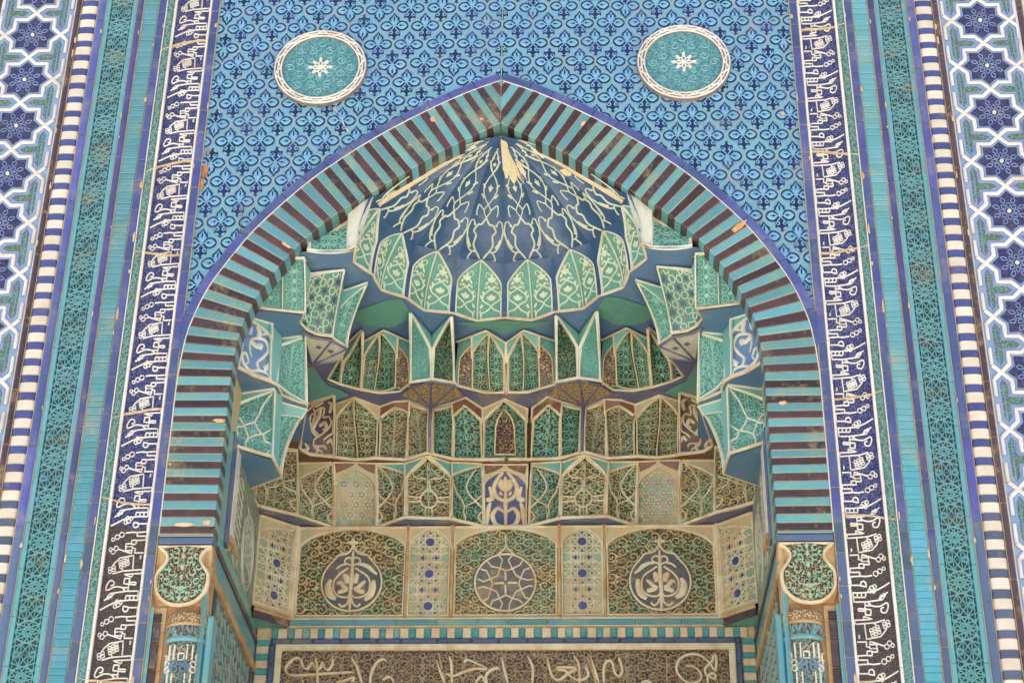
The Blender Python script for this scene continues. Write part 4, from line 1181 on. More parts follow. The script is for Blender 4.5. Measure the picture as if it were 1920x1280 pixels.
cell('medallion_panel', 'central medallion panel with a round net of pale straps and small cross', GE, wallpts(-.268,.268,5.06,5.575), 'arch','carv_medal_d','tealtan','cream',.76,.985,p=1,u0=.01,u1=.99,k=.92,fw=.012,catg='tile panel',both=False,avoid=AV(-.268,.268,(-.001,5.264),.166),
     orn=lambda P,c: medal(P,c,(-.001,5.264),.157,[(lin(l,5),.0085) for l in MEDC]+MEDX,None))
# cream pilasters between the panels and the back wall itself
r = thing('niche_wall', 'plastered back and side walls of the deep niche behind all the muqarnas', 'wall', (0,1.28,0))
m = MB()
m.mesh([(-1.30,1.335,0),(1.30,1.335,0),(1.30,1.335,6.8),(-1.30,1.335,6.8)],[[0,1,2,3]])
m.build('back_plaster', M['tealtan'], r)
m = MB()
for sg in (-1,1): m.mesh([(sg*1.285,.0,0),(sg*1.285,1.34,0),(sg*1.285,1.34,6.75),(sg*1.285,.0,6.75)],[[0,1,2,3]])
m.build('side_plaster', M['tealtan'], r)
for x in (-1.097,-.512,-.278,.278,.512,1.097):
    m = MB(); SB = Plane(1.262)
    w = .022 if abs(x) > 1 else .014
    stroke(m,SB,lin([(x,5.035),(x,5.58)],6),w*1.5,.026); 
    m.build('pilaster', M['cream'] if abs(x) > 1 else M['tan'], r)

# ------------------------------------------------ second tier
G2 = 'niches of the second tier'
cell('muqarnas_niche', '{s} second-tier end niche with a white trefoil strap, half hidden by the bracket', G2, [(-1.281,0.980,5.580),(-1.181,1.047,5.580),(-1.082,1.113,5.580),(-1.250,0.999,5.930),(-1.174,1.022,5.930),(-1.097,1.045,5.930)], 'half_r','carv_brown','tealtan','cream',.8,.98,orn=orn_trefoil)
cell('muqarnas_niche', '{s} second-tier niche with crossed straps on the outer side of the hexagon niche', G2, [(-1.075,1.127,5.580),(-0.992,1.201,5.580),(-0.909,1.276,5.580),(-1.111,1.209,5.930),(-1.021,1.204,5.930),(-0.932,1.199,5.930)], 'half_r','carv_greenbr','tealtan','cream',.62,.97,orn=lambda P,c: orn_ogee(P,c))
cell('muqarnas_niche', '{s} pointed niche filled with a net of small plum hexagons on pale green', G2, [(-0.901,1.276,5.580),(-0.797,1.278,5.580),(-0.692,1.279,5.580),(-0.918,1.199,5.930),(-0.804,1.201,5.930),(-0.700,1.215,5.930)], 'arch','greenpale','tealtan','cream',.58,.90,orn=orn_hex,p=1.3)
cell('muqarnas_niche', '{s} second-tier niche with crossed straps between the hexagon niche and the circle niche', G2, [(-0.685,1.259,5.580),(-0.607,1.203,5.580),(-0.529,1.147,5.580),(-0.694,1.215,5.930),(-0.622,1.216,5.930),(-0.549,1.217,5.930)], 'half_l','carv_greenbr','teal','cream',.76,.97,orn=lambda P,c: orn_ogee(P,c,True))
cell('muqarnas_niche', '{s} forward pointed niche with a round strapwork ring in its middle', G2, [(-0.510,1.154,5.580),(-0.401,1.162,5.580),(-0.291,1.171,5.580),(-0.543,1.217,5.930),(-0.411,1.125,5.930),(-0.290,1.221,5.930)], 'arch','carv_greenbr','teal','cream',.66,.985,orn=orn_circle,p=1.3)
cell('muqarnas_niche', '{s} green second-tier niche with crossed straps beside the central navy flower niche', G2, [(-0.277,1.164,5.580),(-0.196,1.219,5.580),(-0.116,1.273,5.580),(-0.286,1.209,5.930),(-0.210,1.216,5.930),(-0.134,1.224,5.930)], 'half_r','carv_green','teal','cream',.72,.96,orn=lambda P,c: orn_ogee(P,c))
cell('muqarnas_niche', 'central pointed niche with a cream palmette on navy ground, above the middle medallion', G2, [(-0.113,1.273,5.580),(-0.005,1.275,5.580),(0.103,1.276,5.580),(-0.123,1.237,5.930),(-0.009,1.239,5.930),(0.107,1.240,5.930)], 'arch','navypanel','tealtan','cream',.62,.92,orn=lambda P,c: orn_floral(P,c,'cream',0)+plum(P),both=False,p=1.2)
# ------------------------------------------------ third tier
G3 = 'niches of the third tier'
cell('muqarnas_niche', '{s} slanting third-tier panel of cream arabesque on dusty navy beside the stepped bracket', G3, [(-1.100,1.051,5.930),(-1.007,1.097,5.930),(-0.914,1.142,5.930),(-1.091,1.156,6.260),(-1.009,1.106,6.260),(-0.926,1.056,6.260)], 'rect','navybrown','tealtan','cream',.8,.985,orn=lambda P,c: orn_floral(P,c,'cream',2),p=1.2)
cell('muqarnas_niche', '{s} third-tier niche of two ribbed carved leaves beside the navy arabesque panel', G3, [(-0.905,1.161,5.930),(-0.802,1.182,5.930),(-0.695,1.164,5.930),(-0.930,1.159,6.260),(-0.817,1.082,6.260),(-0.693,1.193,6.260)], 'arch','carv_greenbr','tealtan','cream',.67,.985,rib=True)
cell('muqarnas_niche', '{s} third-tier brown-green niche with pointed inner edging, outside the navy post', G3, [(-0.676,1.171,5.930),(-0.607,1.178,5.930),(-0.538,1.186,5.930),(-0.690,1.193,6.260),(-0.610,1.134,6.260),(-0.525,1.123,6.260)], 'arch','carv_greenbr','brownsoffit','cream',.74,.90,orn=orn_inner(.74,.2))
cell('muqarnas_niche', '{s} narrow brown third-tier panel touching the outer side of the navy post', G3, [(-0.534,1.179,5.930),(-0.476,1.143,5.930),(-0.418,1.106,5.930),(-0.522,1.123,6.260),(-0.474,1.167,6.260),(-0.425,1.210,6.260)], 'rect','carv_brown','tealtan','cream',.8,.95,orn=orn_inner(.84,.2))
cell('muqarnas_niche', '{s} narrow green third-tier panel touching the inner side of the navy post', G3, [(-0.381,1.106,5.930),(-0.332,1.145,5.930),(-0.282,1.183,5.930),(-0.402,1.211,6.260),(-0.350,1.181,6.260),(-0.297,1.151,6.260)], 'rect','carv_green','teal','cream',.8,.95,orn=orn_inner(.86,.18,'holes'))
cell('muqarnas_niche', '{s} teal third-tier niche with a pointed frame beside the small central rust arch', G3, [(-0.279,1.183,5.930),(-0.206,1.188,5.930),(-0.132,1.192,5.930),(-0.294,1.151,6.260),(-0.222,1.092,6.260),(-0.137,1.221,6.260)], 'arch','carv_green','brownsoffit','cream',.72,.88,orn=orn_inner(.72,.2))
cell('muqarnas_niche', 'central third-tier niche holding a small rust-brown carved arch in a cream frame', G3, [(-0.120,1.186,5.930),(-0.009,1.188,5.930),(0.103,1.189,5.930),(-0.134,1.227,6.260),(-0.011,1.114,6.260),(0.106,1.231,6.260)], 'arch','carv_green','tealtan','cream',.70,.975,orn=orn_small_arch,both=False)
SZ = None
def post(name, label, group, pts, mat, w, fr='cream'):
    r = thing(name, label.replace('{s}','left'), 'post', pts[0], group)
    P0 = [V(q) for q in pts]; nn = [V((0,-1,0))]*len(P0)
    m = MB(); m.ribbon(P0, nn, w, .016); m.build('shaft', M[mat], r)
    for s_ in (-1,1):
        m = MB(); m.ribbon([q+V((s_*w*.62,-.002,0)) for q in P0], nn, .009, .012); m.build('edge', M[fr], r)
    mirror(r, label.replace('{s}','right'))
post('niche_post', '{s} slim navy glazed post with white edges between two third-tier panels', 'navy posts', [(-0.401,1.106,5.930),(-0.405,1.090,6.080),(-0.413,1.201,6.255)], 'navytrim', .020)
# ------------------------------------------------ fourth tier
G4 = 'niches of the fourth tier'
cell('muqarnas_niche', '{s} small fourth-tier end panel partly behind the ivory fan', G4, [(-0.937,0.891,6.260),(-0.905,0.921,6.260),(-0.874,0.951,6.260),(-0.966,0.957,6.500),(-0.919,0.930,6.500),(-0.873,0.902,6.500)], 'rect','carv_green','teal','cream',.8,.98)
cell('muqarnas_niche', '{s} deep green fourth-tier half niche beside the ivory fan', G4, [(-0.871,0.951,6.260),(-0.823,0.978,6.260),(-0.774,1.005,6.260),(-0.874,0.959,6.500),(-0.813,0.864,6.500),(-0.753,0.770,6.500)], 'half_r','carv_green','teal','cream',.5,.97)
cell('muqarnas_niche', '{s} fourth-tier green niche with a brown carved flank touching the hanging pendant', G4, [(-0.769,1.006,6.260),(-0.673,1.043,6.260),(-0.508,0.957,6.260),(-0.762,0.904,6.500),(-0.641,0.783,6.500),(-0.513,0.909,6.500)], 'arch','carv_green','teal','cream',.60,.97,u0=.02,u1=.76,rib=.38,flank='carv_flank',p=1.3)
cell('muqarnas_niche', '{s} fourth-tier green niche beside the centre line with pale outer flank', G4, [(-0.257,0.961,6.260),(-0.111,1.058,6.260),(-0.009,1.054,6.260),(-0.260,0.913,6.500),(-0.100,0.799,6.500),(-0.001,0.929,6.500)], 'arch','carv_green','teal','cream',.60,.97,u0=.26,u1=.98,rib=.60,flank='carv_flank',p=1.3)
# hanging pendants
def pendant():
    lab = '{s} hanging pendant of two white-edged teal leaves on a carved brown fan'
    r = thing('pendant', lab.replace('{s}','left'), 'pendant', (-0.403,1.065,6.260), 'hanging pendants')
    for nm,pts,kind,mt in (('leaf',[(-0.503,0.928,6.260),(-0.447,0.911,6.260),(-0.390,0.895,6.260),(-0.484,0.595,6.500),(-0.438,0.719,6.500),(-0.392,0.843,6.500)],'half_l','carv_teal'),('leaf',[(-0.382,0.895,6.260),(-0.326,0.916,6.260),(-0.269,0.938,6.260),(-0.389,0.843,6.500),(-0.330,0.740,6.500),(-0.271,0.637,6.500)],'half_r','carv_green')):
        P = Patch(pts,1.5); P.base = 0
        f = lambda t: .8*math.sqrt(max(0,1-(1-t)**2))+.2*t
        vt = (lambda u: .58+.41*f(1-u)) if kind == 'half_l' else (lambda u: .58+.41*f(u))
        us = [.5-.5*math.cos(PI*i/16) for i in range(17)]
        m = MB(); m.grid([[P(u,vt(u)*j/8,-.010) for u in us] for j in range(9)],[[(u*P.W,vt(u)*j/8*P.H) for u in us] for j in range(9)],False)
        pn = m.build(nm, M[mt], r)
        m = MB(); m.grid([[P(u,vt(u)+(1-vt(u))*j/4) for u in us] for j in range(5)],None,False)
        m.build('web', M['teal'], r)
        m = MB(); o = [(.06,0)]+[(u,vt(u)) for u in us if .05 < u < .95]+[(.94,0)]
        o = lin([(.06,.01),(.06,vt(.06))],6)+[(u,vt(u)) for u in us if .06 < u < .94]+lin([(.94,vt(.94)),(.94,.01)],6)
        stroke(m,P,o,.013,.018,-.010); stroke(m,P,lin([(.0,.015),(1,.015)],4),.015,.018,-.010); m.build('leaf_edge', M['ivory'], r)
    fan = [(-0.566,1.061,6.256),(-0.497,0.962,6.256),(-0.445,0.945,6.256),(-0.389,0.911,6.256),(-0.331,0.935,6.256),(-0.268,0.966,6.256),(-0.223,1.073,6.256)]; tip = (-0.414,1.182,6.245)
    m = MB()
    t = V(tip); A = [V(q) for q in fan]
    m.mesh([tuple(t)]+[tuple(q) for q in A],[[0,i+1,i+2] for i in range(6)],[(t.x,t.y)]+[(q.x,q.y) for q in A]); m.build('carved_fan', M['carv_sand'], r)
    m = MB()
    for i in (0,1,3,5,6): m.ribbon([A[i].lerp(t,k/4) for k in range(5)],[V((0,-.5,-.86))]*5,.011,.006)
    m.ribbon([q+V((0,-.004,-.002)) for q in A[1:6]],[V((0,-.6,-.8))]*5,.014,.008)
    m.build('navy_rib', M['navytrim'], r)
    mirror(r, lab.replace('{s}','right'))
pendant()

# ------------------------------------------------ stepped brackets at the mouth of the niche
G5 = 'facets of the stepped side brackets'
cell('bracket_facet', '{s} lowest bracket facet, teal carving under white ogee straps', G5, [(-1.284,0.310,5.580),(-1.197,0.377,5.580),(-1.110,0.444,5.580),(-1.308,0.431,5.930),(-1.212,0.402,5.930),(-1.116,0.374,5.930)], 'half_r','carv_teal','teal_br','ivory',.74,.97,orn=orn_ogee_white,catg='bracket facet',p=1.2)
cell('bracket_facet', '{s} lowest bracket inner side, a narrow teal leaf with hooked white edge', G5, [(-1.127,0.503,5.580),(-1.111,0.577,5.580),(-1.096,0.652,5.580),(-1.117,0.513,5.930),(-1.052,0.553,5.930),(-0.986,0.594,5.930)], 'half_r','carv_teal','teal_br','ivory',.72,.88,catg='bracket facet',p=2.2,fw=.010)
cell('bracket_facet', '{s} middle bracket facet with white vine scrolls on soft blue', G5, [(-1.260,0.172,5.930),(-1.193,0.240,5.930),(-1.127,0.308,5.930),(-1.246,0.240,6.260),(-1.196,0.272,6.260),(-1.146,0.304,6.260)], 'half_l','bluepanel','teal_br','ivory',.70,.97,orn=lambda P,c: orn_floral(P,c,'ivory',1),catg='bracket facet',p=1.2)
cell('bracket_facet', '{s} middle bracket facet of plain carved teal leaning towards the niche', G5, [(-1.098,0.347,5.930),(-1.038,0.451,5.930),(-0.978,0.555,5.930),(-1.122,0.453,6.260),(-1.059,0.438,6.260),(-0.996,0.423,6.260)], 'half_r','carv_teal','teal_br','ivory',.82,.97,orn=orn_inner(.8,.24,'carv_teal'),catg='bracket facet',p=1.2)
cell('bracket_facet', '{s} upper bracket facet of two pale teal carved leaves beside the striped arch', G5, [(-1.183,0.159,6.260),(-1.074,0.187,6.260),(-0.965,0.214,6.260),(-1.187,0.066,6.500),(-1.077,0.068,6.500),(-0.967,0.070,6.500)], 'rect','carv_teal','teal_br','ivory',.8,.97,rib=True,catg='bracket facet',p=1.2)
cell('bracket_facet', '{s} upper bracket facet, a curved panel of white hexagons and navy stars', G5, [(-1.004,0.301,6.260),(-0.949,0.413,6.260),(-0.857,0.441,6.260),(-0.950,0.219,6.500),(-0.872,0.200,6.500),(-0.782,0.187,6.500)], 'half_r','petal','teal_br','ivory',.93,.985,orn=orn_hexstar,catg='bracket facet',p=1.6)
cell('bracket_facet', '{s} upper bracket inner leaf, narrow carved teal blade curving up to the dome', G5, [(-0.853,0.474,6.260),(-0.824,0.515,6.260),(-0.795,0.556,6.260),(-0.819,0.389,6.500),(-0.746,0.347,6.500),(-0.674,0.305,6.500)], 'half_r','carv_teal','teal','ivory',.5,.97,catg='bracket facet',p=2.4,fw=.010)
cell('bracket_facet', '{s} front top facet of worn pale floral tile tucked behind the striped arch', G5, [(-0.942,0.031,6.512),(-0.842,0.033,6.512),(-0.741,0.035,6.512),(-0.977,0.128,6.850),(-0.873,0.131,6.850),(-0.768,0.133,6.850)], 'rect','carv_teal','ivory','ivory',.8,.97,catg='bracket facet',p=1.0,fw=.02)
# connecting webs
def web(name, label, group, pts, mat, p=1.2):
    P = Patch(pts,p); r = MB(); r.grid([[P(u/6,v/8,-.004) for u in range(7)] for v in range(9)],None,False)
    o = V(pts[1]); ob = r.build(name, M[mat], None, o); tag(ob, label.replace('{s}','left'), 'web', group)
    mirror(ob, label.replace('{s}','right'))
web('bracket_web', '{s} plain turquoise web beside the ogee strap facet of the bracket', 'plain bracket webs', [(-1.112,0.439,5.580),(-1.101,0.471,5.580),(-1.090,0.503,5.580),(-1.119,0.379,5.930),(-1.103,0.418,5.930),(-1.088,0.457,5.930)], 'teal_br')
web('bracket_web', '{s} plain teal web between the blue vine facet and the carved facet', 'plain bracket webs', [(-1.129,0.308,5.930),(-1.113,0.330,5.930),(-1.096,0.352,5.930),(-1.147,0.294,6.260),(-1.128,0.363,6.260),(-1.108,0.431,6.260)], 'teal_br')
web('bracket_web', '{s} plain teal web beside the hexagon star facet', 'plain bracket webs', [(-0.968,0.214,6.260),(-0.985,0.261,6.260),(-1.002,0.307,6.260),(-0.970,0.070,6.500),(-0.959,0.144,6.500),(-0.947,0.219,6.500)], 'teal_br')
web('bracket_web', '{s} plain teal web between the hexagon star facet and the inner blade', 'plain bracket webs', [(-0.860,0.441,6.260),(-0.855,0.458,6.260),(-0.850,0.474,6.260),(-0.785,0.192,6.500),(-0.794,0.291,6.500),(-0.803,0.389,6.500)], 'teal')
web('bracket_web', '{s} narrow ivory web between the top front facet and the outermost petal', 'plain bracket webs', [(-.75,.045,6.512),(-.72,.03,6.512),(-.697,.012,6.512),(-.76,.05,6.84),(-.70,.03,6.84),(-.64,.02,6.825)], 'ivory')
def ivory_fan():
    lab = '{s} ivory fan with navy ribs under the hexagon star facet'
    A = [V(q) for q in [(-1.003,0.381,6.254),(-0.959,0.435,6.254),(-0.863,0.469,6.254),(-0.797,0.556,6.254),(-0.855,0.677,6.254)]]; t = V((-0.988,0.686,6.235))
    r = thing('ivory_fan', lab.replace('{s}','left'), 'fan corbel', t, 'ivory fans')
    m = MB(); m.mesh([tuple(t)]+[tuple(q) for q in A],[[0,i+1,i+2] for i in range(4)]); m.build('fan_face', M['fanwhite'], r)
    m = MB()
    for q in (A[0],A[2],A[3],A[4]): m.ribbon([q.lerp(t,k/4)+V((0,-.002,-.002)) for k in range(5)],[V((0,-.5,-.86))]*5,.012,.006)
    m.ribbon([q+V((0,-.003,-.002)) for q in A[:4]],[V((0,-.5,-.86))]*4,.014,.006)
    m.build('navy_rib', M['navytrim'], r)
    m = MB()
    for c in ((A[1]+A[2]+t*.9)/2.9,(A[2]+A[3]+t*.9)/2.9):
        c = c+V((0,-.004,-.006))
        m.mesh([tuple(c+V(d)) for d in ((-.018,0,0),(0,-.02,0),(.018,0,0),(0,.02,0))],[[0,1,2,3]])
    m.build('navy_lozenge', M['navytrim'], r)
    mirror(r, lab.replace('{s}','right'))
ivory_fan()

# ------------------------------------------------ ledges (undersides of the tiers)
def ledge(label, z, front, mat, trim, extra=(), tw=.014, skip=0):
    r = thing('muqarnas_ledge', label, 'ledge', (0,.8,z), 'ledges under the muqarnas tiers')
    L = [V(q) for q in front]
    m = MB(); full = L+[V((-q.x,q.y,q.z)) for q in L[::-1]]
    c = [(-1.29,1.345,z+.003),(1.29,1.345,z+.003)]
    bot = [(q.x,q.y,z+.003) for q in full]
    import mathutils
    tri = mathutils.geometry.tessellate_polygon([[V((q[0],q[1],0)) for q in bot+[c[1],c[0]]]])
    m.mesh(bot+[c[1],c[0]],[list(t) for t in tri],[(q[0],q[1]) for q in bot+[c[1],c[0]]])
    m.build('soffit', M[mat], r)
    for q0 in range(len(L)-1):
        pass
    for sg in (-1,1):
        m = MB(); pts = [V((q.x if sg < 0 else -q.x,q.y-.002,z+.004)) for q in L]
        pts2 = []; pts = pts[skip:]
        for a,b in zip(pts,pts[1:]):
            for k in range(4): pts2.append(a.lerp(b,k/4))
        pts2.append(pts[-1])
        m.ribbon(pts2,[V((0,-.8,-.6))]*len(pts2),tw,.010); m.build('edge_trim', M[trim], r)
    for poly,mt,nm in extra:
        m = MB(); q = [V(a) for a in poly]; q = [V((a.x,a.y,z-.002)) for a in q]
        m.mesh([tuple(a) for a in q],[list(t) for t in mathutils.geometry.tessellate_polygon([[V((a.x,a.y,0)) for a in q]])])
        m.build(nm, M[mt], r)
        if max(a.x for a in q) < .05:
            m = MB(); q = [V((-a.x,a.y,a.z)) for a in q]
            m.mesh([tuple(a) for a in q],[list(t) for t in mathutils.geometry.tessellate_polygon([[V((a.x,a.y,0)) for a in q]])]); m.build(nm, M[mt], r)
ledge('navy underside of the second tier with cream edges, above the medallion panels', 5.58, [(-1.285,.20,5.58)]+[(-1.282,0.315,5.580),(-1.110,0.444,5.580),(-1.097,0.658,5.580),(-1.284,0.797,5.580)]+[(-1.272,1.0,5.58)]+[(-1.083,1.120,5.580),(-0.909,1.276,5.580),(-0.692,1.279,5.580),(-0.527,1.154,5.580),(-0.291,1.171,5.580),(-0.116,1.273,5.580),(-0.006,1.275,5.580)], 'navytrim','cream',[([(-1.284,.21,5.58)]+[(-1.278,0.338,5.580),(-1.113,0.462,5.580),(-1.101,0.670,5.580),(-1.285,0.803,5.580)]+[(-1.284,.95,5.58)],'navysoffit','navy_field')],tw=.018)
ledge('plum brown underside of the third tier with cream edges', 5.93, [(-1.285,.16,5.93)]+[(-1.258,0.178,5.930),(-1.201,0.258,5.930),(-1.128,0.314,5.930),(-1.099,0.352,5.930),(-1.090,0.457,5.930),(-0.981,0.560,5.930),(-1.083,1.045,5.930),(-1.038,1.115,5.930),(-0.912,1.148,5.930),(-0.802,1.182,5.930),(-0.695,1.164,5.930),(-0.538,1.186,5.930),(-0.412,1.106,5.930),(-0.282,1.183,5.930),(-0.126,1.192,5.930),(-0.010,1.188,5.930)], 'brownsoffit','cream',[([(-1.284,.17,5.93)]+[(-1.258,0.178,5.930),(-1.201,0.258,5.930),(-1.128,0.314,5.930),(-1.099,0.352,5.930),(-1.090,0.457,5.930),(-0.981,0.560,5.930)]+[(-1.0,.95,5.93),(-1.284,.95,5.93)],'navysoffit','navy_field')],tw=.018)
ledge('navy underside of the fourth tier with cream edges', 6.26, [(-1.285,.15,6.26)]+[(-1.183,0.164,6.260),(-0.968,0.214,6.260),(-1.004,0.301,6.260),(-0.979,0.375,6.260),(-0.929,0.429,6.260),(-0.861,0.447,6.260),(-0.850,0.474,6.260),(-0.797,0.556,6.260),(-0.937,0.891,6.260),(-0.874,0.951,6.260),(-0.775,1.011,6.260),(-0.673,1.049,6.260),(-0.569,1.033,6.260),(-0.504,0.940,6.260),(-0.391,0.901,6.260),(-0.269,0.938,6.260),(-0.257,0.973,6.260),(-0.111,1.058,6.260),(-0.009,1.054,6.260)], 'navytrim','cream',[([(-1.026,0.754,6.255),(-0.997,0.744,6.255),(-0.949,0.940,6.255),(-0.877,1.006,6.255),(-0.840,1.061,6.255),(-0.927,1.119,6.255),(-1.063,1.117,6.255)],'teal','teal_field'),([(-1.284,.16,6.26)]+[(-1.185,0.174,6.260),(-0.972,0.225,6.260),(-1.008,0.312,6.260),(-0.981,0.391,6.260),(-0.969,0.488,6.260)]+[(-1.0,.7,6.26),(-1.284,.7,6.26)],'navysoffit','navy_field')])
ledge('blue and green flat underside of the dome rim above the fourth tier', 6.512, [(-1.285,.12,6.512)]+[(-.95,.04,6.512),(-.76,.04,6.512)]+[(-(.698+.044*(1-abs(((t/PI*8)%1)*2-1)))*math.sin(t),(.700+.044*(1-abs(((t/PI*8)%1)*2-1)))*math.cos(t),6.512) for t in [PI/2*(1-k/32) for k in range(33)]], 'navysoffit','cream',
  [([(-0.817,0.708,6.510),(-0.784,0.612,6.510),(-0.701,0.565,6.510),(-0.595,0.498,6.510),(-0.523,0.489,6.510),(-0.488,0.606,6.510),(-0.504,0.693,6.510),(-0.575,0.768,6.510),(-0.650,0.778,6.510),(-0.721,0.760,6.510),(-0.773,0.715,6.510)],'greensoffit','green_field'),([(-0.280,0.730,6.510),(-0.156,0.732,6.510),(-0.001,0.713,6.510),(0.152,0.738,6.510),(0.275,0.729,6.510),(0.179,0.782,6.510),(0.080,0.802,6.510),(-0.007,0.856,6.510),(-0.086,0.799,6.510),(-0.181,0.775,6.510)],'greensoffit','green_field')],tw=.012,skip=2)

# ------------------------------------------------ fluted half dome
PROF = [(.84,6.530),(.76,6.66),(.655,6.812),(.535,6.905),(.432,7.0),(.33,7.075),(.22,7.135),(.11,7.178),(.012,7.20)]
def prof(t):
    t *= len(PROF)-1; i = min(int(t),len(PROF)-2); f = t-i
    a,b = PROF[i],PROF[i+1]; return a[0]+(b[0]-a[0])*f, a[1]+(b[1]-a[1])*f
def domept(ang, t, h=0):
    rr_, zz = prof(t)
    ph = abs(((math.degrees(ang)+90) % 22.5)-11.25)/11.25     # 0 in the middle of a flute, 1 on the arris
    amp = .044*math.sin(PI*min(max((t-.24)/.76,0),1))**.6
    q = rr_+amp*(1-ph*ph)-amp*.45-h
    return V((q*math.sin(ang), .035+q*.96*math.cos(ang), zz-h*.3))
class DomeS:
    def __call__(s,a,b,h=0): return domept(a,b,h)
    def n(s,a,b):
        e = .01; du = domept(a+e,b)-domept(a-e,b); dv = domept(a,min(b+e,1))-domept(a,max(b-e,0))
        n = du.cross(dv).normalized()
        return n if n.dot(V((0,0,6.3))-domept(a,b)) > 0 else -n
DS = DomeS()
r = thing('fluted_dome', 'fluted navy half dome with pale green arabesque, under the point of the arch', 'half dome', (0,.3,6.5))
m = MB(); NA = 129; NTT = 40
m.grid([[domept(math.radians(-90+180*i/(NA-1)),.235+.765*j/NTT) for i in range(NA)] for j in range(NTT+1)],None,False)
m.build('fluted_shell', M['domenavy'], r)
m = MB(); hw = math.radians(11.25)
def dstroke(L, c, w=.0065, sx=1, sc=1):
    q = cat(L,5)
    # (across in -1..1 of a flute, up 0..1)
    stroke(m,DS,[(c+sx*x*hw*sc,y) for x,y in q],w,.005,.0)
def dblob(c, x, y, rx, ry, n=8):
    blob(m,DS,[(c+q[0]*hw,q[1]) for q in ell((x,y),rx,ry,n)],.005)
for k in range(-4,4):
    c = math.radians(11.25+22.5*k); nomid = (k == 0)
    rr = random.Random(k)
    for s_ in (-1,1):
        # lower cartouche
        dstroke([(0,.490),(.22,.455),(.40,.450),(.58,.415),(.42,.395),(.46,.350),(.30,.320),(.16,.300),(0,.268)],c,.0105,s_)
        dstroke([(.30,.320),(.55,.318),(.80,.350),(.97,.405)],c,.009,s_)
        dstroke([(.60,.335),(.72,.350),(.84,.372)],c,.014,s_)
        dstroke([(.97,.405),(.90,.450),(.72,.462),(.60,.440)],c,.007,s_); dblob(c,s_*.60,.445,.07,.008)
        dstroke([(.44,.318),(.60,.285),(.56,.255),(.66,.225),(.86,.215)],c,.008,s_); dblob(c,s_*.52,.270,.08,.010); dblob(c,s_*.84,.220,.09,.013)
        # chain of ogees
        dstroke([(0,.490),(-.20,.530),(.10,.575),(.46,.620),(.56,.66),(.34,.71),(0,.745),(-.26,.775),(-.50,.80)],c,.0066,s_)
        dstroke([(-.20,.530),(-.62,.550),(-.66,.505),(-.60,.490)],c,.007,s_)
        dstroke([(0,.745),(.40,.775),(.58,.805),(.36,.850),(0,.900)],c,.007,s_)
        for (x,y) in ((.62,.655),(.52,.60),(.66,.80),(.44,.84)): dstroke([(x-.14,y-.004),(x+.12,y+.012)],c,.010,s_)
    for y,a,b in ((.655,.20,.026),(.80,.24,.016)):
        blob(m,DS,[(c+q[0]*hw,q[1]) for q in ((0,y-b),(a*.7,y-b*.2),(a*1.1,y+b*.3),(a*.4,y+b*.35),(0,y+b*1.1),(-a*.4,y+b*.35),(-a*1.1,y+b*.3),(-a*.7,y-b*.2))],.005)
    dblob(c,0,.905,.24,.010,6)
m.build('arabesque', M['domeline'], r)
# bare plaster where the glaze has fallen
m = MB()
def bare(pts): 
    n = len(pts); cx = sum(p[0] for p in pts)/n; cy = sum(p[1] for p in pts)/n
    rows = [[DS(cx+(p[0]-cx)*f,cy+(p[1]-cy)*f,.0035 if f < .95 else .001) for p in pts] for f in (0.01,.3,.55,.8,.97,1)]
    m.grid(rows,None,False,True)
def jag(L, n=4, a=.008, seed=1):
    rr = random.Random(seed); q = lin(L+[L[0]],n)[:-1]
    return [(x+rr.uniform(-a,a)*.7,y+rr.uniform(-a,a)) for x,y in q]
bare(jag([(.0,.985),(-.02,.93),(.0,.85),(.02,.76),(.06,.69),(.12,.74),(.2,.67),(.30,.71),(.40,.65),(.43,.74),(.36,.81),(.37,.90),(.55,.96)],4,.012,3))
bare(jag([(.42,.80),(.41,.74),(.46,.68),(.50,.73),(.49,.78)],3,.008,4))
rr = random.Random(12)
for k in range(16):
    sd_ = -1 if k < 10 else 1; a_ = sd_*rr.uniform(1.05,1.5); t_ = rr.uniform(.58,.95); w_ = rr.uniform(.03,.10); h_ = rr.uniform(.012,.035)
    bare(jag([(a_-w_,t_-h_*.6),(a_,t_-h_),(a_+w_,t_),(a_+w_*.6,t_+h_),(a_-w_*.6,t_+h_*.8)],3,.010,k))
for k in range(10):
    a_ = rr.uniform(-.9,.9); t_ = rr.uniform(.7,.96); bare(jag([(a_-.012,t_-.010),(a_+.010,t_-.016),(a_+.014,t_+.012),(a_-.008,t_+.018)],2,.006,k+40))
m.build('bare_plaster', M['patchplaster'], r)
# petals
for k,lab in enumerate(('innermost petal niche {s} of the dome centre line','second petal niche {s} of the dome centre line','third petal niche {s} of the dome centre line','outermost petal niche {s} of the dome, by the bracket')):
    a0,a1 = math.radians(-22.5*k-.1), math.radians(-22.5*(k+1)+.1); am = (a0+a1)/2
    f = lambda a,R,z: (R*math.sin(a),.004+R*math.cos(a),z)
    pts = [f(a1,.700,6.515),f(am,.745,6.515),f(a0,.700,6.515),f(a1,.645,6.822),f(am,.618,6.825),f(a0,.645,6.822)]
    cell('petal_niche', lab.replace('{s}','{s}')+', green with pale flowers', 'petal niches of the dome rim', pts, 'arch','petal','domenavy','ivory',.56,.985,p=2.0,k=.6,rec=.008,fw=.010,rib=True,orn=orn_petal,catg='petal niche',u0=.06,u1=.94,b0=.02,fh=.006,ridge=False)
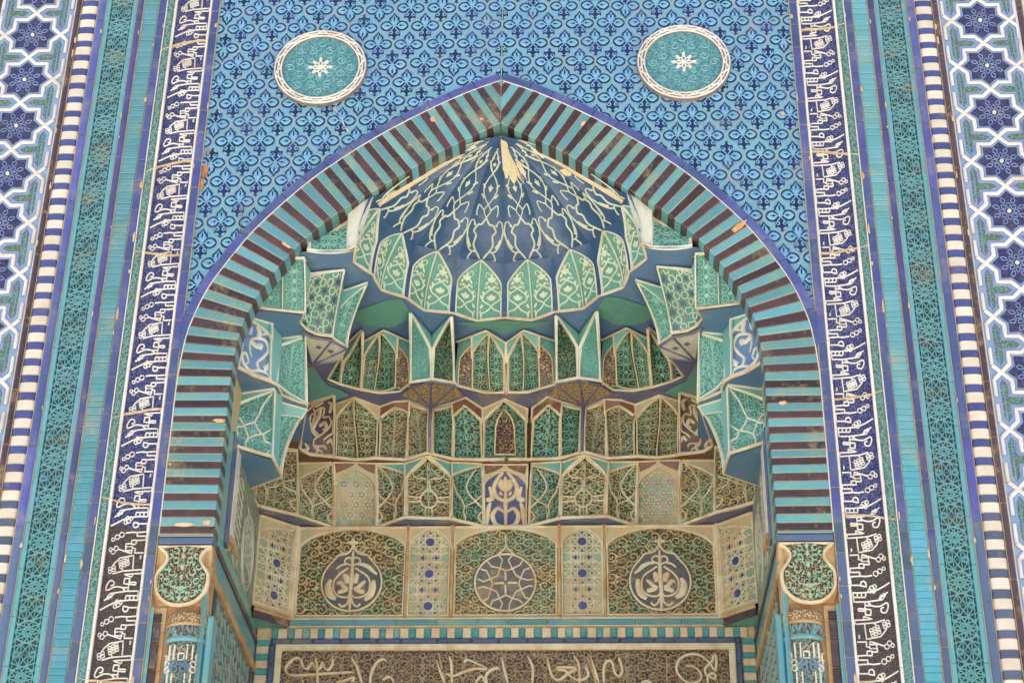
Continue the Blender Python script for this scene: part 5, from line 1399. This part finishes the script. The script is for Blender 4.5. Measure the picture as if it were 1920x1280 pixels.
# plaster fillet between arch and dome
r = thing('plaster_fillet', 'rough cream plaster fillet filling the gap between arch bricks and dome', 'plaster', (0,.1,6.5))
for sg in (-1,1):
    m = MB(); A = [q for q in vi_c[::4] if q[1] > 6.50]
    rows = [[(sg*-q[0]*1.06 if sg > 0 else q[0]*1.06,.101,q[1]+.04) for q in A],[((-q[0] if sg > 0 else q[0])*.985,.105,q[1]-.004) for q in A],[((-q[0] if sg > 0 else q[0])*.955,.135,q[1]+.012) for q in A]]
    m.grid(rows,None,True); m.build('fillet', M['patchplaster'], r)

# ------------------------------------------------ reveals
def reveal():
    lab = '{s} niche reveal with edge strips and a grey carved panel holding an oval'
    r = thing('niche_reveal', lab.replace('{s}','left'), 'reveal', (-1.27,.6,3.9), 'niche reveals')
    X = -1.272; SS = SidePlane(X)
    def sl(nm, y0,y1,z0,z1,mat,pr=.004):
        m = MB(); m.mesh([(X+pr,y0,z0),(X+pr,y1,z0),(X+pr,y1,z1),(X+pr,y0,z1),(X-.02,y0,z0),(X-.02,y1,z0),(X-.02,y1,z1),(X-.02,y0,z1)],[[0,1,2,3],[0,1,5,4],[1,2,6,5],[2,3,7,6],[3,0,4,7]],[(y0,z0),(y1,z0),(y1,z1),(y0,z1)]*2); m.build(nm, M[mat], r)
    sl('turquoise_strip',.104,.235,5.02,5.60,'turq',.006); sl('blue_strip',.238,.33,5.05,5.62,'cobalt',.010); sl('white_strip',.333,.42,5.13,5.60,'white',.013)
    sl('carved_panel',.425,1.06,5.03,5.60,'carv_grey',.002)
    m = MB(); c = (.83,5.25)
    e = [(c[0]+.15*math.cos(2*PI*i/32),c[1]+.19*math.sin(2*PI*i/32)) for i in range(33)]
    stroke(m,SS,e,.011,.008,.002); stroke(m,SS,[(c[0]+.115*math.cos(2*PI*i/32),c[1]+.155*math.sin(2*PI*i/32)) for i in range(33)],.008,.006,.002)
    for k in range(9):
        zz = 5.08+.05*k
        stroke(m,SS,cat([(.46,zz),(.53,zz+.03),(.60,zz),(.53,zz-.03),(.46,zz)],4),.008,.006,.002)
        if 1 < k < 8: stroke(m,SS,cat([(c[0]-.08,zz-.02),(c[0],zz+.02),(c[0]+.08,zz-.02)],4),.008,.006,.002)
        if 1 < k < 8: stroke(m,SS,cat([(c[0]-.08,zz+.03),(c[0],zz-.01),(c[0]+.08,zz+.03)],4),.008,.006,.002)
    m.build('white_interlace', M['revealline'], r)
    sl('clay_edge',.36,.56,5.10,5.132,'tan',.016)
    sl('turquoise_band',.103,1.24,4.965,5.03,'teal',.004); sl('plum_moulding',.102,1.25,4.93,4.962,'brownstrip',.014); sl('turquoise_band',.014,1.25,4.82,4.928,'turq',.006); sl('clay_moulding',.014,1.25,4.775,4.818,'tan',.016)
    sl('knot_panel',.20,1.16,3.9,4.770,'carv_knot',.003); sl('dark_edge',.145,.2,3.9,4.77,'brownstrip',.008); sl('turquoise_edge',.014,.142,3.9,4.77,'turq',.004); sl('plum_edge',1.163,1.195,3.9,4.77,'brownstrip',.01); sl('turquoise_edge',1.198,1.25,3.9,4.77,'teal',.004)
    m = MB()
    for i in range(-2,12):
        for j in range(-4,10):
            q = [(.24+i*.09+j*.09,4.74-j*.075),(.24+i*.09+j*.09+.06,4.74-j*.075-.055)]
            stroke(m,SS,lin(q,3),.016,.006,.003,clip=lambda a,b: .23 < a < 1.13 and 3.92 < b < 4.75)
            q = [(1.12-i*.09-j*.09,4.70-j*.075),(1.12-i*.09-j*.09-.05,4.70-j*.075-.045)]
            stroke(m,SS,lin(q,3),.013,.006,.003,clip=lambda a,b: .23 < a < 1.13 and 3.92 < b < 4.75)
    stroke(m,SS,lin([(.65,3.9),(.65,4.76)],4),.012,.007,.003)
    m.build('knot_relief', M['carv_knot'], r)
    mirror(r, lab.replace('{s}','right'))
reveal()

# ------------------------------------------------ dado: frieze and script panel
r = thing('block_frieze', 'frieze of teal and ivory glazed blocks under the medallion panels, turning down both sides', 'frieze', (0,1.24,3.9))
m = MB(); m.box(-1.262,1.262,1.2415,1.27,3.9,5.01); m.build('mortar_bed', M['mortar'], r)
rr = random.Random(8); x = -1.187; i = 0
M['ivoryshade'] = plaster('ivory_frieze_block', srgb(214,200,172), srgb(202,184,152), 14, .6, CLAY, .3)
M['tealblock'] = glaze('teal_block_glaze', srgb(54,136,138), srgb(84,156,160), .4, .45, .35)
while x < 1.20:
    w_ = .032+rr.uniform(-.004,.004); g = .047+rr.uniform(-.005,.005)
    m = MB(); m.box(x+.002,x+w_,1.229,1.25,4.952+rr.uniform(-.001,.004),5.003,.003); m.build('teal_block', M['tealblock'], r)
    m = MB(); m.box(x+w_+.003,x+w_+g-.002,1.231,1.25,4.952,5.005,.003); m.build('ivory_block', M['ivoryshade'], r)
    x += w_+g
for sg in (-1,1):
    z = 4.945; 
    while z > 3.92:
        a = .030+rr.uniform(-.003,.003); b = .046+rr.uniform(-.004,.004)
        m = MB(); m.box(min(sg*1.258,sg*1.196),max(sg*1.258,sg*1.196),1.229,1.25,z-a,z-.002,.003); m.build('teal_block', M['tealblock'], r)
        m = MB(); m.box(min(sg*1.258,sg*1.196),max(sg*1.258,sg*1.196),1.231,1.25,z-a-b+.002,z-a-.002,.003); m.build('ivory_block', M['ivoryshade'], r)
        z -= a+b
r = thing('turquoise_ledge', 'thin turquoise tile ledge with white joints between the frieze and the medallion panels', 'ledge', (0,1.22,5.01))
m = MB(); x = -1.10
while x < 1.11:
    w_ = rr.uniform(.15,.24); m.box(x+.003,min(x+w_,1.11),1.212,1.26,5.014,5.046,.006); x += w_
m.build('tile_facing', M['turq'], r)
m = MB(); m.box(-1.11,1.11,1.222,1.26,5.010,5.056); m.build('mortar_bed', M['cream'], r)
def squinch():
    lab = '{s} corner squinch with plum brick and green underside below the angled panel'
    r = thing('corner_squinch', lab.replace('{s}','left'), 'squinch', (-1.2,1.2,5.0), 'corner squinches')
    a, b, c = V((-1.27,1.085,5.045)), V((-1.106,1.236,5.045)), V((-1.27,1.25,5.008))
    m = MB(); m.mesh([tuple(a-V((0,0,.032))),tuple(b-V((0,0,.032))),tuple(c)],[[0,1,2]]); m.build('green_underside', M['greensoffit'], r)
    m = MB(); d = V((.012,-.012,0)); m.mesh([tuple(q) for q in (a+d,b+d,b+d-V((0,0,.034)),a+d-V((0,0,.034)))]+[tuple(q) for q in (a,b,b-V((0,0,.034)),a-V((0,0,.034)))],[[0,1,2,3],[3,2,6,7],[0,1,5,4]]); m.build('plum_brick', M['brownstrip'], r)
    m = MB(); m.ribbon([a.lerp(b,k/5)+V((.008,-.008,.012)) for k in range(6)],[V((.6,-.7,0))]*6,.026,.012); m.build('clay_edge', M['tan'], r)
    mirror(r, lab.replace('{s}','right'))
squinch()
r = thing('script_panel', 'large brown carved panel with flowing pale arabic script inside an ivory frame', 'inscription', (0,1.23,3.9))
SX = Plane(1.236)
m = MB(); m.box(-1.128,1.128,1.236,1.26,3.9,4.888); gr_ = m.build('carved_ground', M['carv_script'], r)
PS = Patch(wallpts(-1.124,1.124,4.15,4.880,1.236),1.0); PS.base = 0
scrollwork(PS,lambda u,v: .004 < u < .996 and v < .99,.052,[(k/11,(k+1)/11) for k in range(11)],'script',.0062,.0055).build('scroll_relief', M['rel_script'], gr_)
m = MB(); m.box(-1.160,1.160,1.216,1.26,4.884,4.918,.006); m.box(-1.160,-1.126,1.216,1.26,3.9,4.8835,.006); m.box(1.126,1.160,1.216,1.26,3.9,4.8835,.006); m.build('ivory_frame', M['cream'], r)
m = MB(); x = -1.19
while x < 1.19:
    w_ = rr.uniform(.08,.19); m.box(x+.002,min(x+w_,1.192),1.219,1.26,4.921,4.947,.008); x += w_
for sg in (-1,1):
    z = 3.9
    while z < 4.915: m.box(min(sg*1.163,sg*1.192),max(sg*1.163,sg*1.192),1.219,1.26,z+.002,min(z+.13,4.918),.008); z += .13
m.build('navy_edging', M['cobalt_dk'], r)
SCR = [([(-0.868,4.850),(-0.868,4.811),(-0.888,4.785),(-0.909,4.801),(-0.917,4.822),(-0.929,4.794),(-0.945,4.788),(-0.963,4.808),(-0.971,4.822),(-0.992,4.791),(-1.013,4.801),(-1.029,4.837),(-1.054,4.847),(-1.086,4.823),(-1.103,4.791),(-1.089,4.766),(-1.054,4.756),(-0.980,4.759),(-0.880,4.766),(-0.752,4.772)],.014),
([(-0.956,4.854),(-0.942,4.787),(-0.935,4.689)],.014),([(-0.773,4.850),(-0.740,4.793),(-0.708,4.702)],.014),([(-0.843,4.720),(-0.804,4.727),(-0.754,4.744),(-0.766,4.720)],.012),
([(-0.590,4.828),(-0.614,4.839),(-0.640,4.825),(-0.659,4.793),(-0.670,4.751),(-0.671,4.702)],.014),([(-0.609,4.730),(-0.583,4.747),(-0.562,4.737),(-0.548,4.702)],.013),
([(-0.278,4.852),(-0.266,4.813),(-0.260,4.701)],.014),([(-0.203,4.816),(-0.193,4.834),(-0.169,4.830),(-0.088,4.788),(-0.148,4.788),(-0.202,4.771),(-0.255,4.751),(-0.295,4.764)],.013),
([(-0.012,4.847),(0.020,4.700)],.015),([(-0.021,4.781),(-0.035,4.791),(-0.068,4.781),(-0.091,4.749),(-0.083,4.701)],.014),([(-0.150,4.701),(-0.114,4.749),(-0.087,4.701)],.013),([(-0.344,4.834),(-0.294,4.701)],.014),
([(-0.015,4.847),(0.023,4.700)],.015),([(0.119,4.854),(0.143,4.791),(0.140,4.700)],.014),
([(0.216,4.847),(0.233,4.769),(0.253,4.734),(0.280,4.731),(0.320,4.762),(0.360,4.790),(0.273,4.794),(0.270,4.783),(0.306,4.776),(0.333,4.745),(0.373,4.727),(0.413,4.741),(0.420,4.769),(0.407,4.797)],.014),
([(0.350,4.853),(0.373,4.811),(0.380,4.699)],.014),([(0.434,4.849),(0.477,4.699)],.015),
([(0.499,4.699),(0.500,4.790),(0.517,4.825),(0.541,4.821),(0.553,4.768),(0.573,4.747),(0.590,4.768),(0.587,4.810),(0.574,4.845)],.014),
([(0.907,4.802),(0.953,4.795),(0.984,4.753),(0.970,4.719),(0.916,4.713),(0.872,4.754),(0.863,4.795),(0.881,4.837),(0.929,4.860),(0.982,4.855),(1.027,4.816),(1.055,4.777),(1.064,4.837),(1.059,4.858),(1.048,4.844),(1.041,4.823),(1.006,4.788),(1.011,4.753),(1.050,4.732),(1.054,4.753),(1.038,4.760),(1.017,4.743),(1.015,4.698)],.013),
([(-1.020,4.742),(-1.000,4.703)],.011),([(0.678,4.699),(0.705,4.721),(0.738,4.712)],.012)]
m = MB()
for L,w_ in SCR:
    m = MB(); q = cat(L,6); n = len(q)
    ws = []
    for i in range(n):
        a, b = q[max(i-1,0)], q[min(i+1,n-1)]; t = math.atan2(b[1]-a[1],b[0]-a[0])
        ws.append(w_*(.66+.58*abs(math.sin(t+.6)))*min(1,.35+i/4,.3+(n-1-i)/3))
    stroke(m,SX,q,ws,.013); m.build('letter_stroke', M['cream'], r)
m = MB()
for L in ([(0.815,4.864),(0.813,4.698)],[(-0.332,4.868),(-0.290,4.701)],[(-0.754,4.870),(-0.708,4.702)],[(0.414,4.866),(0.465,4.699)]): stroke(m,SX,lin(L,3),.009,.004)
m.build('seam', M['tan'], r)

# ------------------------------------------------ corner columns with vase capitals
def column():
    lab = '{s} corner column with a vase-shaped carved capital and turquoise ringed shaft'
    r = thing('corner_column', lab.replace('{s}','left'), 'column', (-1.37,.04,3.9), 'corner columns')
    CXx, CY, R = -1.352, .075, .094
    m = MB(); m.box(-1.512,-1.264,-.002,.10,4.930,4.962,.004); m.build('cobalt_block', M['cobalt'], r)
    m = MB(); m.mesh([(-1.512,.012,4.925),(-1.264,.012,4.925),(-1.264,.012,4.70),(-1.512,.012,4.70),(-1.47,.045,4.60),(-1.262,.045,4.60),(-1.264,.10,4.925),(-1.264,.10,4.60)],[[0,1,2,3],[3,2,5,4],[1,6,7,5,2]]); m.build('clay_block', M['tan'], r)
    SC = Plane(.012)
    half = [(.115,4.915),(.082,4.885),(.074,4.855),(.088,4.825),(.112,4.790),(.1165,4.750),(.108,4.705),(.082,4.668),(.045,4.645),(.0,4.638)]
    hl = cat(half,4); cx = -1.388
    o = [(cx-a,b) for a,b in hl]+[(cx+a,b) for a,b in hl[::-1][1:]]
    m = MB(); rows = []; uvs = []
    for f in (0,.25,.5,.75,1):
        rows.append([SC(cx+(-1+2*i/16)*a*1.0,b,.004+.012*(1-(-1+2*i/16)**2)) for i in range(17) for a,b in [hl[int(f*(len(hl)-1))]]])
    rows = [[SC(cx+(-1+2*i/16)*a,b,.003+.014*(1-(-1+2*i/16)**2)) for i in range(17)] for a,b in hl]
    uvs = [[((-1+2*i/16)*a,b-4.638) for i in range(17)] for a,b in hl]
    m.grid(rows,uvs,False); vase = m.build('carved_vase', M['carv_cap'], r)
    m = MB(); SV = Plane(.0)
    class SVv:
        def __call__(s,a,b,h=0): return V((a,.010-.0-h-.014*max(0,1-((a-cx)/.12)**2),b))
        def n(s,a,b): return V((0,-1,0))
    sv = SVv(); rr_ = random.Random(4)
    def inside(a,b):
        for (w0,z0),(w1,z1) in zip(hl,hl[1:]):
            if z1 <= b <= z0: return abs(a-cx) < (w0+(w1-w0)*(z0-b)/max(z0-z1,1e-6))-.008
        return False
    for zc,xs,sz in ((4.89,.035,.018),(4.845,.034,.018),(4.79,.042,.020),(4.745,.068,.018),(4.735,.030,.020),(4.69,.05,.020),(4.68,.012,.016),(4.865,.062,.014),(4.815,.07,.016),(4.77,.095,.014),(4.715,.088,.015),(4.705,.02,.014),(4.83,.012,.012)):
        for s_ in (-1,1):
            for turn in ((1,) if zc*100%2 < 1 else (-1,)):
                blob(m,sv,almond((cx+s_*(xs+sz*.9*turn),zc-sz),.011,.005,4,s_*turn*.9),.009,0,inside)
                L = [(cx+s_*(xs+sz*(1-.8*t)*math.cos(t*7*turn+1)),zc+sz*(1-.8*t)*math.sin(t*7*turn+1)) for t in [i/14 for i in range(15)]]
                stroke(m,sv,L[:11],[.0072-.0003*q for q in range(11)],.009,clip=inside)
    for zc in (4.90,4.865,4.81,4.765,4.71,4.665): blob(m,sv,almond((cx,zc),.016,.009,5,PI/2),.010)
    m.build('scroll_relief', M['cap_relief'], vase)
    m = MB(); stroke(m,SC,o,.017,.020); stroke(m,SC,lin([(cx-.122,4.917),(cx+.122,4.917)],6),.015,.018); m.build('cream_frame', M['cream'], vase)
    def ring(nm, prof_, mat, n=28):
        m = MB(); m.grid([[(CXx+q*math.cos(PI+PI*i/n*1.0-.0),CY-q*math.sin(PI*i/n)*.9+0,z_) for i in range(n+1)] for q,z_ in prof_],[[(i/n*.3,z_) for i in range(n+1)] for q,z_ in prof_]); m.build(nm, M[mat], r)
    ring('carved_neck',[(.092,4.602),(.098,4.598),(.101,4.575),(.094,4.556)],'carv_sand')
    ring('clay_ring',[(.094,4.556),(.099,4.552),(.099,4.545),(.093,4.541)],'tan')
    ring('leaf_band',[(.093,4.541),(.096,4.536),(.093,4.50),(.092,4.492)],'carv_col2')
    ring('turquoise_ring',[(.092,4.492),(.100,4.487),(.102,4.479),(.100,4.471),(.092,4.466)],'turq')
    ring('shaft',[(.089,4.466),(.089,3.9)],'carv_col')
    class Cyl:
        def __call__(s,a,b,h=0):
            t = a/.089; return V((CXx+(.089+h)*math.sin(t),CY-(.089+h)*.9*math.cos(t),b))
        def n(s,a,b): t = a/.089; return V((math.sin(t),-math.cos(t),0))
    cy = Cyl(); m, mw = MB(), MB()
    for k in range(4):
        z0 = 4.44-k*.20
        for xo,mm in ((-.045,mw),(.035,mw)):
            for L in ([(xo-.012,z0+.01),(xo-.012,z0-.06)],[(xo+.012,z0+.01),(xo+.012,z0-.06)],[(xo-.012,z0-.12),(xo-.012,z0-.18)],[(xo+.012,z0-.12),(xo+.012,z0-.18)]): stroke(mw,cy,lin(L,4),.007,.009)
            for dx in (-.02,.02):
                for dz in (-.075,-.10): 
                    e = ell((xo+dx,z0+dz),.013,.013,10); stroke(mw if dx*xo>0 else m,cy,e+[e[0]],.007,.009)
            stroke(m,cy,lin([(xo-.02,z0-.07),(xo+.02,z0-.105)],3),.008,.009); stroke(m,cy,lin([(xo+.02,z0-.07),(xo-.02,z0-.105)],3),.008,.009)
        for xo in (.0,.078,-.085):
            e = [(xo-.012,z0-.03),(xo+.012,z0-.03),(xo+.012,z0-.06),(xo-.012,z0-.06)]; stroke(mw,cy,lin(e+[e[0]],2),.0065,.009)
            stroke(m,cy,lin([(xo,z0-.06),(xo,z0-.15)],4),.007,.009)
            e = ell((xo,z0-.16),.012,.014,8); stroke(m,cy,e+[e[0]],.006,.009)
    for i in range(11):
        a_ = -.13+.026*i
        stroke(m,cy,[(a_-.010,4.532),(a_,4.505),(a_+.010,4.532)],.007,.008,.004)
    mw.build('white_knot', M['ivory'], r); m.build('blue_knot', M['colblue'], r)
    m = MB(); z = 3.9; rr_ = random.Random(3)
    while z < 4.60:
        l = rr_.uniform(.09,.14); m.box(-1.494,-1.462,.004,.05,z,min(z+l-.008,4.60),.003); z += l
    m.build('plum_strip', M['purple'], r)
    m = MB(); m.box(-1.513,-1.4965,.004,.05,3.9,4.63); m.build('turquoise_edge', M['turq'], r)
    m = MB(); m.box(-1.4965,-1.445,.02,.06,3.9,4.63); m.build('mortar_bed', M['tan'], r)
    m = MB(); m.box(-1.2675,-1.236,.03,.12,3.9,4.60,.01); m.build('turquoise_strip', M['turq'], r)
    mirror(r, lab.replace('{s}','right'))
M['colblue'] = glaze('dusty_blue_knot', srgb(104,140,168), srgb(124,150,164), .3, .6, .4)
M['carv_col2'] = carved('carved_leaf_band', srgb(92,172,172), srgb(110,84,62), 34, srgb(96,164,170), .4, .0, 6, .2, .4, .45, .5, .008)
column()

# ------------------------------------------------ light and camera
w = bpy.data.worlds.new('World'); scn.world = w; w.use_nodes = True
nt = w.node_tree; bg = nt.nodes['Background']
sky = nt.nodes.new('ShaderNodeTexSky'); sky.sky_type = 'NISHITA'; sky.sun_disc = False
EL, AZ = math.radians(70), math.radians(-25)     # sun behind the portal: its face stands in open shade above a sunlit court
sky.sun_elevation = EL; sky.sun_rotation = AZ
sky.air_density = 1.0; sky.dust_density = 4.0; sky.ozone_density = 1.0
nt.links.new(sky.outputs[0], bg.inputs[0]); bg.inputs[1].default_value = .10
sd = bpy.data.lights.new('sun', 'SUN'); sd.energy = 4.5; sd.angle = math.radians(.5); sd.color = (1.0,.95,.87)
so = bpy.data.objects.new('sun', sd); COL.objects.link(so)
d = V((math.sin(AZ)*math.cos(EL), math.cos(AZ)*math.cos(EL), math.sin(EL)))   # towards the sun
so.rotation_euler = d.to_track_quat('Z','Y').to_euler(); so.location = (0,-10,20)
cd = bpy.data.cameras.new('camera'); co = bpy.data.objects.new('camera', cd); COL.objects.link(co)
CAMC = (0.37936,-7.50000,1.60000)
R_, U_, F_ = (0.99933,0.03532,0.00985),(0.00925,-0.50273,0.86440),(-0.03548,0.86372,0.50271)
co.matrix_world = Matrix(((R_[0],U_[0],-F_[0],CAMC[0]),(R_[1],U_[1],-F_[1],CAMC[1]),(R_[2],U_[2],-F_[2],CAMC[2]),(0,0,0,1)))
cd.sensor_width = 36; cd.lens = 64.230; cd.clip_start = .05; cd.clip_end = 500
scn.camera = co
scn.view_settings.view_transform = 'Standard'; scn.view_settings.look = 'None'
scn.view_settings.exposure = 1.40; scn.view_settings.gamma = 1.0
